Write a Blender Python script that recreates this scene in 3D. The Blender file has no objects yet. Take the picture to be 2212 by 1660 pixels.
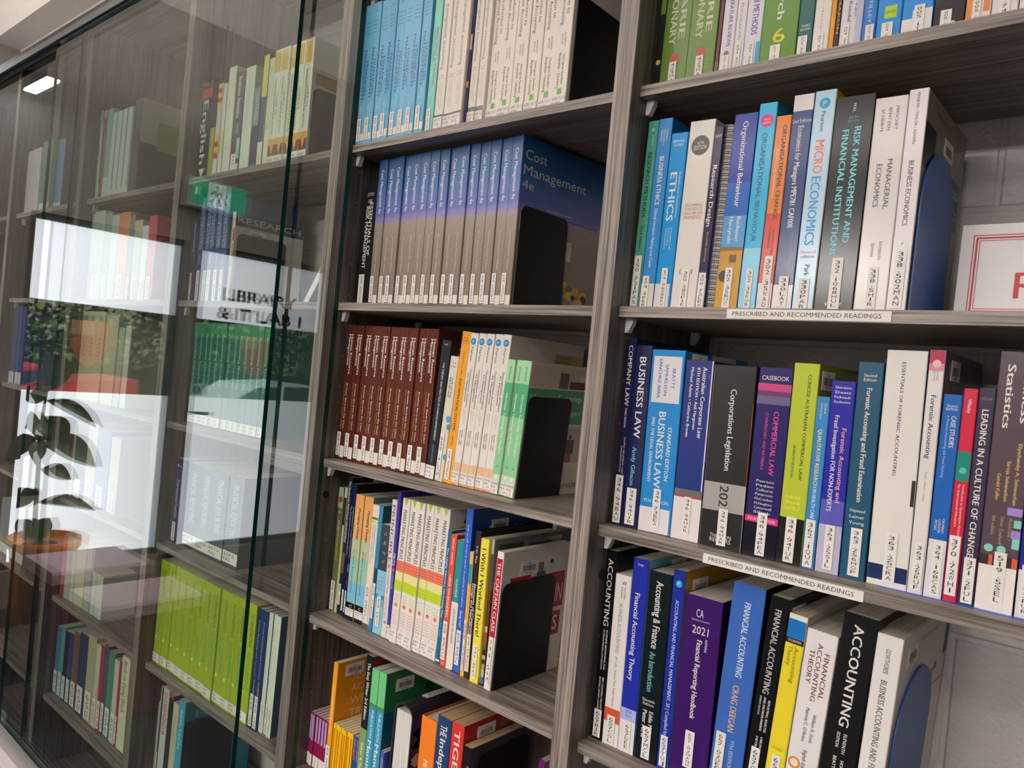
import bpy, math, random
from mathutils import Matrix, Vector
random.seed(7)
sc = bpy.context.scene
col = sc.collection
# ------------------------------------------------------------------ camera, exposure, world, sun, lamps
CX, CY, CZ = 0.61686, -0.9448, 1.48323
ROLL, PITCH, YAW, FPX = 0.09438, -0.00996, 0.71589, 1664.24
fw = Vector((-math.sin(YAW)*math.cos(PITCH), math.cos(YAW)*math.cos(PITCH), math.sin(PITCH)))
rt_ = Vector((math.cos(YAW), math.sin(YAW), 0)); up_ = rt_.cross(fw)
r2 = math.cos(ROLL)*rt_ + math.sin(ROLL)*up_; u2 = -math.sin(ROLL)*rt_ + math.cos(ROLL)*up_
cam = bpy.data.objects.new('camera', bpy.data.cameras.new('camera')); col.objects.link(cam)
m = Matrix((r2, u2, -fw)).transposed().to_4x4(); m.translation = (CX, CY, CZ); cam.matrix_world = m
cam.data.sensor_width = 36; cam.data.lens = FPX/2212*36; cam.data.clip_start = .02
cam.data.dof.use_dof = True; cam.data.dof.focus_distance = 1.25; cam.data.dof.aperture_fstop = 13.0
sc.camera = cam
sc.view_settings.view_transform = 'Standard'; sc.view_settings.look = 'None'
sc.view_settings.gamma = 1; sc.view_settings.exposure = 0.1
sc.cycles.max_bounces = 10; sc.cycles.transparent_max_bounces = 24; sc.cycles.glossy_bounces = 5
sc.cycles.sample_clamp_indirect = 6
LAMP, FILM, SKY = 62.0, 2.2, 1.5
w = bpy.data.worlds.new('sky'); sc.world = w; w.use_nodes = True
bgn = w.node_tree.nodes['Background']; bgn.inputs[0].default_value = (.75, .87, 1, 1); bgn.inputs[1].default_value = SKY
sun = bpy.data.objects.new('sun', bpy.data.lights.new('sun', 'SUN')); col.objects.link(sun)
sun.data.energy = 4.0; sun.data.angle = .02; sun.rotation_euler = (0, math.radians(35), math.radians(20))
sun.location = (0, 0, 9)
# ------------------------------------------------------------------ materials
MATS = {}
def lin(hx):
    c = [int(hx[i:i+2], 16)/255 for i in (0, 2, 4)]
    return [v/12.92 if v <= .04045 else ((v+.055)/1.055)**2.4 for v in c]
def pbase(name, rough=.5, spec=.5):
    mt = bpy.data.materials.new(name); mt.use_nodes = True
    b = mt.node_tree.nodes['Principled BSDF']; b.inputs['Roughness'].default_value = rough
    b.inputs['Specular IOR Level'].default_value = spec
    return mt, mt.node_tree, b
def N_(nt, t, **kw):
    n = nt.nodes.new('ShaderNode'+t)
    for k, v in kw.items():
        if k in n.inputs: n.inputs[k].default_value = v
        else: setattr(n, k, v)
    return n
def ramp(nt, fac, stops):
    r = N_(nt, 'ValToRGB'); e = r.color_ramp.elements
    while len(e) < len(stops): e.new(.5)
    for i, (p_, c) in enumerate(stops): e[i].position = p_; e[i].color = (*lin(c), 1)
    nt.links.new(fac, r.inputs[0]); return r
def objco(nt, scale):
    tc = N_(nt, 'TexCoord'); mp = N_(nt, 'Mapping'); mp.inputs['Scale'].default_value = scale
    nt.links.new(tc.outputs['Object'], mp.inputs[0]); return mp.outputs[0]
def M(hx, rough=.36, emit=0):
    """plain print or plastic: one colour with a faint uneven tone"""
    k = (hx, rough, emit)
    if k in MATS: return MATS[k]
    if hx == 'SEA': MATS[k] = sea(); return MATS[k]
    mt, nt, b = pbase('m_'+hx, rough, .28 if rough < .3 else .4)
    c = lin(hx)
    if rough < .45 and not emit:
        n = N_(nt, 'TexNoise'); n.inputs['Scale'].default_value = 30
        nt.links.new(objco(nt, (1, 1, .3)), n.inputs['Vector'])
        mx = N_(nt, 'Mix', data_type='RGBA'); mx.inputs[6].default_value = (*[v*.94 for v in c], 1); mx.inputs[7].default_value = (*[min(1, v*1.05) for v in c], 1)
        nt.links.new(n.outputs[0], mx.inputs[0]); nt.links.new(mx.outputs[2], b.inputs['Base Color'])
        if rough < .2:
            n4 = N_(nt, 'TexNoise'); n4.inputs['Scale'].default_value = 55; nt.links.new(objco(nt, (1, 1, .25)), n4.inputs['Vector'])
            bp = N_(nt, 'Bump'); bp.inputs['Strength'].default_value = .06; bp.inputs['Distance'].default_value = .0004; nt.links.new(n4.outputs[0], bp.inputs['Height']); nt.links.new(bp.outputs[0], b.inputs['Normal'])
    else: b.inputs['Base Color'].default_value = (*c, 1)
    if emit: b.inputs['Emission Color'].default_value = (*c, 1); b.inputs['Emission Strength'].default_value = emit
    MATS[k] = mt; return mt
def sea():
    mt, nt, b = pbase('beach_photo_print', .3)
    tc = N_(nt, 'TexCoord'); sx = N_(nt, 'SeparateXYZ'); nt.links.new(tc.outputs['Object'], sx.inputs[0])
    n1 = N_(nt, 'TexNoise'); n1.inputs['Scale'].default_value = 45; nt.links.new(objco(nt, (.5, .5, 2)), n1.inputs['Vector'])
    ma = N_(nt, 'Math', operation='MULTIPLY_ADD'); ma.inputs[1].default_value = .03; nt.links.new(n1.outputs[0], ma.inputs[0]); nt.links.new(sx.outputs[2], ma.inputs[2])
    mb_ = N_(nt, 'Math', operation='MULTIPLY'); mb_.inputs[1].default_value = 1/.315; nt.links.new(ma.outputs[0], mb_.inputs[0])
    r = ramp(nt, mb_.outputs[0], [(0, '8a7a6c'), (.42, '9a8a7c'), (.565, 'a89a90'), (.585, '9a90c8'), (.63, '6c78bc'), (.72, '5a74b8'), (.82, '2f6aa4'), (1, '1f4f86')])
    n2 = N_(nt, 'TexNoise'); n2.inputs['Scale'].default_value = 700; nt.links.new(tc.outputs['Object'], n2.inputs['Vector'])
    mx = N_(nt, 'Mix', data_type='RGBA', blend_type='MULTIPLY'); mx.inputs[0].default_value = .8
    r2_ = ramp(nt, n2.outputs[0], [(.3, 'a0a0a0'), (.6, 'ffffff')])
    nt.links.new(r.outputs[0], mx.inputs[6]); nt.links.new(r2_.outputs[0], mx.inputs[7]); nt.links.new(mx.outputs[2], b.inputs['Base Color'])
    return mt
def wood(name, sc_, dark='4f453f', mid='80756e', light='a0948b'):
    mt, nt, b = pbase(name, .42)
    n = N_(nt, 'TexNoise'); n.inputs['Scale'].default_value = 1; n.inputs['Detail'].default_value = 5; n.inputs['Roughness'].default_value = .65
    nt.links.new(objco(nt, sc_), n.inputs['Vector'])
    n3 = N_(nt, 'TexNoise'); n3.inputs['Scale'].default_value = 1
    nt.links.new(objco(nt, tuple(s*.22 for s in sc_)), n3.inputs['Vector'])
    av = N_(nt, 'Math', operation='MULTIPLY_ADD'); av.inputs[1].default_value = .35; nt.links.new(n3.outputs[0], av.inputs[0])
    sb = N_(nt, 'Math', operation='SUBTRACT'); sb.inputs[1].default_value = .175; nt.links.new(n.outputs[0], sb.inputs[0]); nt.links.new(sb.outputs[0], av.inputs[2])
    r = ramp(nt, av.outputs[0], [(.36, dark), (.5, mid), (.63, light)])
    nt.links.new(r.outputs[0], b.inputs['Base Color'])
    bp = N_(nt, 'Bump'); bp.inputs['Strength'].default_value = .15; bp.inputs['Distance'].default_value = .001
    nt.links.new(n.outputs[0], bp.inputs['Height']); nt.links.new(bp.outputs[0], b.inputs['Normal'])
    return mt
WOODV = wood('grey_oak_laminate_upright', (330, 330, 5)); WOODH = wood('grey_oak_laminate_shelf', (5, 330, 330))
WOODSHADE = wood('grey_oak_laminate_side_shaded', (330, 260, 5), '3a3431', '5a524d', '6e6660')  # same oak in a darker copy, interior shade put into the colour
def pages(c1='e4dccd', c2='b8ac9a'):
    mt, nt, b = pbase('page_edges_'+c1, .8, .2)
    wv = N_(nt, 'TexNoise'); wv.inputs['Scale'].default_value = 1; nt.links.new(objco(nt, (1400, 6, 6)), wv.inputs['Vector'])
    r = ramp(nt, wv.outputs[0], [(.35, c2), (.62, c1)]); nt.links.new(r.outputs[0], b.inputs['Base Color']); return mt
PAGES = {None: pages(), 'b89a70': pages('c8ab82', '9a7c56')}
def brick():
    mt, nt, b = pbase('painted_blockwork', .7, .3)
    tc = N_(nt, 'TexCoord'); sp = N_(nt, 'SeparateXYZ'); cb = N_(nt, 'CombineXYZ'); nt.links.new(tc.outputs['Object'], sp.inputs[0])
    ad = N_(nt, 'Math', operation='ADD'); ad.inputs[1].default_value = .02; nt.links.new(sp.outputs[2], ad.inputs[0])
    nt.links.new(sp.outputs[0], cb.inputs[0]); nt.links.new(ad.outputs[0], cb.inputs[1])
    bk = N_(nt, 'TexBrick'); bk.inputs['Scale'].default_value = 1; bk.inputs['Brick Width'].default_value = .4; bk.inputs['Row Height'].default_value = .2; bk.inputs['Mortar Size'].default_value = .006; bk.inputs['Mortar Smooth'].default_value = .6
    nt.links.new(cb.outputs[0], bk.inputs['Vector'])
    n = N_(nt, 'TexNoise'); n.inputs['Scale'].default_value = 160; nt.links.new(tc.outputs['Object'], n.inputs['Vector'])
    md = N_(nt, 'Math', operation='MULTIPLY_ADD'); md.inputs[1].default_value = -1.2; nt.links.new(bk.outputs['Fac'], md.inputs[0]); nt.links.new(n.outputs[0], md.inputs[2])
    bp = N_(nt, 'Bump'); bp.inputs['Strength'].default_value = .6; bp.inputs['Distance'].default_value = .006
    nt.links.new(md.outputs[0], bp.inputs['Height']); nt.links.new(bp.outputs[0], b.inputs['Normal'])
    b.inputs['Base Color'].default_value = (*lin('cbc6c4'), 1); return mt
def plain(name, hx, rough=.8, nscale=40, amt=.08, metal=0):
    mt, nt, b = pbase(name, rough, .3); c = lin(hx)
    n = N_(nt, 'TexNoise'); n.inputs['Scale'].default_value = nscale; nt.links.new(objco(nt, (1, 1, 1)), n.inputs['Vector'])
    mx = N_(nt, 'Mix', data_type='RGBA'); mx.inputs[6].default_value = (*[v*(1-amt) for v in c], 1); mx.inputs[7].default_value = (*[min(1, v*(1+amt)) for v in c], 1)
    nt.links.new(n.outputs[0], mx.inputs[0]); nt.links.new(mx.outputs[2], b.inputs['Base Color']); b.inputs['Metallic'].default_value = metal; return mt
def glass(name, tint, k=1.0):
    mt = bpy.data.materials.new(name); mt.use_nodes = True; nt = mt.node_tree; nt.nodes.clear()
    o_ = N_(nt, 'OutputMaterial'); tr = N_(nt, 'BsdfTransparent'); gl = N_(nt, 'BsdfGlossy'); gl.inputs['Roughness'].default_value = 0
    tr.inputs[0].default_value = (*tint, 1)
    g = N_(nt, 'NewGeometry'); dt = N_(nt, 'VectorMath', operation='DOT_PRODUCT'); nt.links.new(g.outputs['Normal'], dt.inputs[0]); nt.links.new(g.outputs['Incoming'], dt.inputs[1])
    ab = N_(nt, 'Math', operation='ABSOLUTE'); nt.links.new(dt.outputs['Value'], ab.inputs[0])
    om = N_(nt, 'Math', operation='SUBTRACT'); om.inputs[0].default_value = 1; nt.links.new(ab.outputs[0], om.inputs[1])
    pw = N_(nt, 'Math', operation='POWER'); pw.inputs[1].default_value = 5; nt.links.new(om.outputs[0], pw.inputs[0])
    ma = N_(nt, 'Math', operation='MULTIPLY_ADD'); ma.inputs[1].default_value = .9*k; ma.inputs[2].default_value = .045*k; nt.links.new(pw.outputs[0], ma.inputs[0])
    mx = N_(nt, 'MixShader'); nt.links.new(ma.outputs[0], mx.inputs[0]); nt.links.new(tr.outputs[0], mx.inputs[1]); nt.links.new(gl.outputs[0], mx.inputs[2])
    nt.links.new(mx.outputs[0], o_.inputs[0]); return mt
GLASS = glass('float_glass_front', (.95, .975, .955), 1.65); GLASSB = glass('float_glass_back', (.985, .995, .99), .02); GLEDGE = M('06332b', .25)
BLACK = M('060607', .6); WHITE = M('ece7e1', .5); INK = M('2c2a2c', .5)
# ------------------------------------------------------------------ lettering (built-in font turned into faces)
TX = {}
def gather(strings):
    obs = []
    for s in strings:
        cu = bpy.data.curves.new('t', 'FONT'); cu.body = s; cu.resolution_u = 2; cu.offset = 0
        ob = bpy.data.objects.new('t', cu); col.objects.link(ob); obs.append((s, ob))
    bpy.context.view_layer.update(); dg = bpy.context.evaluated_depsgraph_get()
    for s, ob in obs:
        e = ob.evaluated_get(dg); me = e.to_mesh()
        vs = [(v.co.x, v.co.y) for v in me.vertices]; fs = [tuple(p_.vertices) for p_ in me.polygons]
        if vs: TX[s] = (vs, fs, min(v[0] for v in vs), max(v[0] for v in vs), max(v[1] for v in vs), min(v[1] for v in vs))
        e.to_mesh_clear()
    for s, ob in obs:
        cu = ob.data; bpy.data.objects.remove(ob); bpy.data.curves.remove(cu)
CAP = .729
# ------------------------------------------------------------------ mesh builder
class MB:
    def __init__(s): s.v = []; s.f = []; s.mi = []; s.ms = []
    def mat(s, m_):
        if m_ not in s.ms: s.ms.append(m_)
        return s.ms.index(m_)
    def poly(s, pts, m_):
        n = len(s.v); s.v += [tuple(q) for q in pts]; s.f.append(tuple(range(n, n+len(pts)))); s.mi.append(s.mat(m_))
    def box(s, x0, x1, y0, y1, z0, z1, m_, mats=None):
        n = len(s.v); s.v += [(x, y, z) for x in (x0, x1) for y in (y0, y1) for z in (z0, z1)]
        F = ((0, 1, 3, 2), (4, 6, 7, 5), (0, 4, 5, 1), (2, 3, 7, 6), (0, 2, 6, 4), (1, 5, 7, 3))   # -x +x -y +y -z +z
        for i, f in enumerate(F): s.f.append(tuple(n+k for k in f)); s.mi.append(s.mat(mats[i] if mats and mats[i] else m_))
    def text(s, t, fn, m_, bold=False):
        """fn maps (u in 0..1 along, cap-height units) to a point"""
        if t not in TX: return
        vs, fs, a, b_, _, _ = TX[t]; w_ = max(b_-a, 1e-6); k = s.mat(m_)
        for dx in ((-.018, .018) if bold else (0,)):
            n = len(s.v); s.v += [fn((x-a+dx)/w_, y/CAP) for x, y in vs]
            if dx > 0: s.v[n:] = [(q[0], q[1]-2.5e-5, q[2]) for q in s.v[n:]]
            for f in fs: s.f.append(tuple(n+i for i in f)); s.mi.append(k)
    def lathe(s, prof, m_, c=(0, 0, 0), n=28):
        b0 = len(s.v); k = s.mat(m_)
        for r, z in prof:
            for i in range(n):
                a = 2*math.pi*i/n; s.v.append((c[0]+r*math.cos(a), c[1]+r*math.sin(a), c[2]+z))
        for j in range(len(prof)-1):
            for i in range(n):
                i2 = (i+1) % n; s.f.append((b0+j*n+i, b0+j*n+i2, b0+(j+1)*n+i2, b0+(j+1)*n+i)); s.mi.append(k)
    def tube(s, pts, rad, m_, n=8):
        b0 = len(s.v); k = s.mat(m_); pts = [Vector(q) for q in pts]
        for j, q in enumerate(pts):
            t = (pts[min(j+1, len(pts)-1)]-pts[max(j-1, 0)]).normalized()
            a = t.cross(Vector((.3, .9, .1))).normalized(); b_ = t.cross(a); r = rad[j] if isinstance(rad, (list, tuple)) else rad
            for i in range(n):
                an = 2*math.pi*i/n; s.v.append(tuple(q+a*r*math.cos(an)+b_*r*math.sin(an)))
        for j in range(len(pts)-1):
            for i in range(n): s.f.append((b0+j*n+i, b0+j*n+(i+1) % n, b0+(j+1)*n+(i+1) % n, b0+(j+1)*n+i)); s.mi.append(k)
        s.f.append(tuple(b0+i for i in range(n))); s.mi.append(k); s.f.append(tuple(b0+(len(pts)-1)*n+i for i in reversed(range(n)))); s.mi.append(k)
    def prism(s, prof, a0, a1, ax, m_, side=None):
        """closed 2-D outline extruded along axis ax (0 x, 1 y, 2 z)"""
        def P(q, a): return {0: (a, q[0], q[1]), 1: (q[0], a, q[1]), 2: (q[0], q[1], a)}[ax]
        n = len(s.v); L_ = len(prof); s.v += [P(q, a0) for q in prof]+[P(q, a1) for q in prof]; k = s.mat(m_); ks = s.mat(side) if side else k
        s.f.append(tuple(range(n, n+L_))); s.mi.append(k); s.f.append(tuple(range(n+2*L_-1, n+L_-1, -1))); s.mi.append(k)
        for i in range(L_): j = (i+1) % L_; s.f.append((n+i, n+L_+i, n+L_+j, n+j)); s.mi.append(ks)
    def build(s, name, parent=None, smooth=False):
        me = bpy.data.meshes.new(name); me.from_pydata(s.v, [], s.f)
        for m_ in s.ms: me.materials.append(m_)
        me.polygons.foreach_set('material_index', s.mi)
        if smooth: me.polygons.foreach_set('use_smooth', [True]*len(s.f))
        ob = bpy.data.objects.new(name, me); col.objects.link(ob)
        if parent: ob.parent = parent
        return ob
def tag(ob, label, cat, group=None):
    ob['label'] = label; ob['category'] = cat
    if group: ob['group'] = group
    return ob
def thing(name, label, cat, loc=(0, 0, 0), rot=(0, 0, 0), group=None):
    e = bpy.data.objects.new(name, None); col.objects.link(e); e.location = loc; e.rotation_euler = rot; e.empty_display_size = .02
    return tag(e, label, cat, group)
def struct(ob): ob['kind'] = 'structure'; return ob
# ------------------------------------------------------------------ books
def disc(mb, cx, cz, r, y, m_, sx=1, n=22):
    mb.poly([(cx+sx*r*math.cos(2*math.pi*i/n), y, cz+r*math.sin(2*math.pi*i/n)) for i in range(n)], m_)
def stack(mb, s, x0, x1, z1, z0, y):
    n = len(s); cell = (z1-z0)/n; cx = (x0+x1)/2; wd = min((x1-x0)*.5, cell*1.1)
    for i, ch in enumerate(s):
        if ch not in TX: continue
        w_ = wd*(.28 if ch in '1.I' else 1); hh = cell*(.84 if ch != '.' else 1.0); zb = z1-(i+1)*cell+cell*.08
        mb.text(ch, lambda u, v, w_=w_, hh=hh, zb=zb: (cx+(u-.5)*w_, y, zb+v*hh), INK)
def spine_art(mb, lb, t, H, items):
    for ii, it in enumerate(items):
        k = it[0]; yo = -.0001-.00004*ii
        if k == 'p':
            _, a0, a1, v0, v1, c = it; e = .0004
            mb.poly([(max(a0*t, e), yo, H*(1-v1)), (min(a1*t, t-e), yo, H*(1-v1)), (min(a1*t, t-e), yo, H*(1-v0)-1e-4), (max(a0*t, e), yo, H*(1-v0)-1e-4)], M(c, .17))
        elif k == 'o':
            _, a, v, r, c = it; disc(mb, a*t, H*(1-v), r*t, yo, M(c))
        elif k == 't':
            _, a, v0, v1, w_, c = it; mb.poly([(a*t, yo, H*(1-v1)), ((a+w_/2)*t, yo, H*(1-v0)-1e-4), ((a-w_/2)*t, yo, H*(1-v0)-1e-4)], M(c))
        elif k == 'dots':
            _, v0, v1, c = it
            for i in range(7):
                for j in range(4):
                    x = t*(i+.5)/7; z = H*(1-v1+(v1-v0)*(j+.5)/4); q = t*.035
                    mb.poly([(x-q, yo, z-q), (x+q, yo, z-q), (x+q, yo, z+q), (x-q, yo, z+q)], M(c))
        elif k == 'd':
            _, s, a, v0, v1, hh, c = it
            mb.text(s, lambda u, v: ((a-hh/2+v*hh)*t, yo, H*(1-v0-(v1-v0)*u)), M(c), hh*t > .0028)
        elif k == 'h':
            _, s, a, v, w_, hh, c = it
            mb.text(s, lambda u, q: ((a+(u-.5)*w_)*t, yo, H*(1-v-hh/2+q*hh)), M(c))
        elif k == 'L':
            _, s, a0, a1, v0, v1 = it; x0, x1, z1, z0 = a0*t, a1*t, H*(1-v0), H*(1-v1)
            lb.box(x0, x1, -.0013, -.0011, z0, z1, WHITE); stack(lb, s, x0, x1, z1-(z1-z0)*.05, z0+(z1-z0)*.04, -.0014)
        elif k == 'N': nlabel(lb, t, H, it[1], it[2], it[3], it[4], it[5])
def nlabel(lb, t, H, ls, v0, v1, a0=0, a1=1):
    x0, x1, z1, z0 = max(a0*t, .0005), min(a1*t, t-.0005), H*(1-v0), H*(1-v1); lb.box(x0, x1, -.0013, -.0011, z0, z1, WHITE)
    n = len(ls); ch = (z1-z0)/(n+.4)
    for i, s in enumerate(ls):
        w_ = (x1-x0)*min(.86, .14*len(s)); zb = z1-(i+1)*ch
        lb.text(s, lambda u, q: (x0+(x1-x0)*.08+u*w_, -.0014, zb+q*ch*.66), INK)
def barcode(lb, t, y0, z1, num):
    w_, hh = .046, .024; X = t+.0009
    lb.box(t+.0003, X-.0001, y0, y0+w_, z1-hh, z1, WHITE); r = random.Random(num); y = y0+.007
    while y < y0+w_-.007:
        b_ = r.choice((.0006, .001, .0014)); lb.poly([(X, y, z1-hh*.74), (X, y+b_, z1-hh*.74), (X, y+b_, z1-hh*.32), (X, y, z1-hh*.32)], INK); y += b_+r.choice((.0007, .0011))
    lb.text(num, lambda u, q: (X, y0+w_*.3+u*w_*.4, z1-hh*.93+q*hh*.14), INK)
    lb.text('Lib', lambda u, q: (X, y0+w_*.4+u*w_*.2, z1-hh*.25+q*hh*.13), INK)
def cover_art(mb, bc, t, H, D, items):
    X = t+.0002
    for i, it in enumerate(items):
        k = it[0]; X = t+.00015+i*.00002
        if k == 'rp':
            _, a, b_, v0, v1, c = it; mb.poly([(X, a*D+.0006, H*(1-v1)+2e-4), (X, b_*D-.0002, H*(1-v1)+2e-4), (X, b_*D-.0002, H*(1-v0)-2e-4), (X, a*D+.0006, H*(1-v0)-2e-4)], M(c))
        elif k == 'rt':
            _, s, a, b_, v, hh, c = it; mb.text(s, lambda u, q: (X, (a+(b_-a)*u)*D, H*(1-v-hh/2+q*hh)), M(c))
        elif k == 'ro':
            _, a, v, r, c = it; mb.poly([(X, a*D+r*math.cos(j*.3142)*.8*H, H*(1-v)+r*H*math.sin(j*.3142)) for j in range(20)], M(c))
        elif k == 'rb': barcode(bc, t, it[1]*D, H*(1-it[2]), it[3])
        elif k == 'shell':
            r = random.Random(4)
            for j in range(26):
                a = it[1]+.02+r.random()*.34*(1 if r.random() < .7 else .6); v = .8+r.random()*.18; q = r.uniform(.006, .011)
                mb.poly([(X+j*1e-6, a*D+q*math.cos(i_*.5236), H*(1-v)+q*.8*math.sin(i_*.5236)) for i_ in range(12)], M(r.choice(('b8962c', '8a7a3a', 'c8a83c', '3a3a3c', '6a6048'))))
def make_book(name, t, H, D, cl, items, opt, art):
    e = bpy.data.objects.new(name, None); col.objects.link(e); e.empty_display_size = .01
    hard = opt.get('hard'); w_ = .0022 if hard else .0005; c = min(.0009, t*.1); 
    if opt.get('spiral'): return spiral(e, t, H, D)
    cov = M(opt.get('cov') or cl, .33); sp = M(cl, .17)
    mb = MB(); k = max(c, w_)
    O = [(0, D), (0, c), (c, 0), (t-c, 0), (t, c), (t, D)]; I = [(w_, D), (w_, k), (k, w_), (t-k, w_), (t-w_, k), (t-w_, D)]
    for i in range(5):
        a, b_, p_, q = O[i], O[i+1], I[i], I[i+1]; m_ = cov if i in (0, 4) else sp
        mb.poly([(*a, H), (*a, 0), (*b_, 0), (*b_, H)], m_); mb.poly([(*q, H), (*q, 0), (*p_, 0), (*p_, H)], m_)
        mb.poly([(*a, H), (*b_, H), (*q, H), (*p_, H)], m_); mb.poly([(*a, 0), (*p_, 0), (*q, 0), (*b_, 0)], m_)
    for p_, q in ((O[0], I[0]), (O[5], I[5])): mb.poly([(*p_, 0), (*p_, H), (*q, H), (*q, 0)], cov)
    lb, bc = MB(), MB(); spine_art(mb, lb, t, H, items); cover_art(mb, bc, t, H, D, art)
    mb.build('cover', e)
    pg = MB(); g = .004 if hard else .0006; pg.box(w_+.0001, t-w_-.0001, w_+.0006, D-(.005 if hard else .0008), g, H-g, PAGES.get(opt.get('pg'), PAGES[None])); pg.build('page_block', e)
    if lb.f: lb.build('call_number_label', e)
    if bc.f: bc.build('barcode_sticker', e)
    return e
def spiral(e, t, H, D):
    pg = MB(); pg.box(.001, t-.001, .006, D, .001, H-.001, pages('e4e0dc', 'b0aca8')); pg.build('page_block', e)
    cv = MB(); cv.box(0, .0009, .004, D, 0, H, M('8a8a94')); cv.box(t-.0009, t, .004, D, 0, H, M('2a2a30')); cv.build('cover', e)
    wb = MB(); n = 34
    for i in range(n):
        z = .005+(H-.01)*i/(n-1)
        for dz in (0, .0025): wb.tube([(t*.5+t*.48*math.cos(a), .006+.0065*math.sin(a), z+dz) for a in [math.pi*(.9+1.2*j/8) for j in range(9)]], .00055, M('2c2a2e', .3), 5)
    wb.build('wire_binding', e); return e
ORD = 'first second third fourth fifth sixth seventh eighth ninth tenth eleventh twelfth thirteenth fourteenth fifteenth'.split()
CUR = {}
LAST = {}
SPEC = []
def ROW(rid, z, where): CUR.update(z=z, where=where, rid=rid)
def BK(n, cl, _, x, t, H, D, y, lean, desc, group, items, opt): SPEC.append((dict(CUR), n, cl, x/1000, t/1000, H/1000, D/1000, y/1000, lean/1000, desc, group, items, opt))
def place(e, x, y, z, t, lean, yaw=0):
    e.rotation_euler = (0, lean, yaw); e.location = (x, y, z+.0004+(t*math.sin(lean) if lean > 0 else 0))
def words():
    S = set('.0123456789ABCDEFGHIJKLMNOPQRSTUVWXYZ')
    for c, n, cl, x, t, H, D, y, lean, desc, group, items, opt in SPEC:
        for it in list(items)+list(opt.get('ritems', ()))+list(opt.get('last', ())):
            if it[0] in ('d', 'h', 'rt'): S.add(it[1])
            if it[0] == 'N': S.update(it[1])
            if it[0] == 'rb': S.add(it[3])
        if 'Nv' in opt: S.update(opt['Nv'][0]); S.update('c. %d' % i for i in opt['Nv'][1])
    return S
def build_books():
    for c, n, cl, x, t, H, D, y, lean, desc, group, items, opt in SPEC:
        LAST[c['rid']] = (x+n*(t+.0003), y, c['z'], lean)
        name = 'booklet' if 'booklet' in desc else 'journal' if 'journal' in desc else 'binder' if 'binder' in desc else 'dictionary' if 'dictionary' in desc else 'box_file' if 'box file' in desc else 'textbook' if 'textbook' in desc else 'manual' if 'manual' in desc else 'book'
        cat = {'box_file': 'box file', 'textbook': 'book', 'manual': 'book', 'dictionary': 'book', 'booklet': 'booklet', 'journal': 'journal', 'binder': 'binder'}.get(name, 'book')
        proto = make_book(name, t, H, D, cl, items, opt, opt.get('ritems', ()))
        for i in range(n):
            if i == 0: e = proto
            elif i == n-1 and 'last' in opt: e = make_book(name, t, H, D, cl, items, opt, opt['last'])
            else:
                e = proto.copy(); col.objects.link(e)
                for ch in kids:
                    q = ch.copy(); col.objects.link(q); q.parent = e
            if i == 0: kids = list(proto.children)
            if 'Nv' in opt:
                ls, cn, v0, v1 = opt['Nv']; lb = MB(); nlabel(lb, t, H, list(ls)+['c. %d' % cn[i]], v0, v1); lb.build('copy_label', e)
            yaw = -math.radians(opt['fan'])*i/(n-1) if 'fan' in opt else 0
            jig = 0 if n == 1 else random.uniform(-.0025, .0025)
            place(e, x+i*(t+.0003), y+jig, c['z'], t, lean, yaw)
            tag(e, ('%s %s from left, %s' % (ORD[i], desc, c['where'])) if n > 1 else '%s, %s' % (desc, c['where']), cat, (group+', '+c['where']) if group else None)
ROW('M1',1.9214,'top shelf of middle bay')
BK(8,'6fb4d8',0,-698.4,25.00,287,224,10.0,-12,'pale blue shiny finance paperback','pale blue finance paperbacks',(('d', 'FINANCIAL', 0.72, 0.4, 0.66, 0.26, '1f4a78'), ('d', 'MANAGEMENT', 0.42, 0.32, 0.68, 0.28, '1f4a78'), ('h', 'Titman', 0.55, 0.13, 0.6, 0.011, '28507c'), ('h', 'Martin', 0.55, 0.156, 0.6, 0.011, '28507c'), ('h', 'Keown', 0.55, 0.182, 0.6, 0.011, '28507c'), ('h', 'Martin', 0.55, 0.208, 0.6, 0.011, '28507c'), ('d', 'Principles and', 0.62, 0.7, 0.82, 0.14, 'd8ecf8'), ('d', 'Applications', 0.4, 0.72, 0.82, 0.14, 'd8ecf8'), ('h', 'TK', 0.55, 0.06, 0.35, 0.02, '3a78a8'), ('L', '658.15TIT', 0.1, 0.6, 0.81, 0.97), ('p', 0.6, 1, 0.92, 0.97, 'e8e4cc')),{})
BK(1,'86d3c6',0,-495.8,20.65,254,198,14.8,0,'mint green paperback with red and green management accounting lettering',None,(('d', 'MANAGEMENT ACCOUNTING', 0.62, 0.22, 0.66, 0.3, 'b03048'), ('d', 'FOR DECISION MAKERS', 0.3, 0.22, 0.47, 0.2, '3a9a88'), ('d', 'Peter Eddey', 0.5, 0.735, 0.79, 0.16, '3a8a80'), ('L', '658.151DUC', 0.15, 0.7, 0.82, 0.985)),{})
BK(3,'ece4d8',0,-474.6,23.44,290,226,19.6,0,'cream management accounting paperback with grey lettering','cream management accounting paperbacks',(('d', 'management accounting', 0.5, 0.18, 0.6, 0.36, '8a8890'), ('h', 'THIRD', 0.5, 0.64, 0.55, 0.009, '8a8890'), ('h', 'EDITION', 0.5, 0.656, 0.55, 0.009, '8a8890'), ('d', 'ELDENBURG | BROOKS', 0.62, 0.68, 0.86, 0.1, '9a96a0'), ('d', 'OLIVER | VESTY', 0.38, 0.68, 0.84, 0.1, '9a96a0'), ('p', 0, 1, 0.89, 0.905, '2a2a2e')),{'Nv': (('658.1511', 'ELDE'), (12, 27, 7), 0.905, 0.995)})
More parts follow.
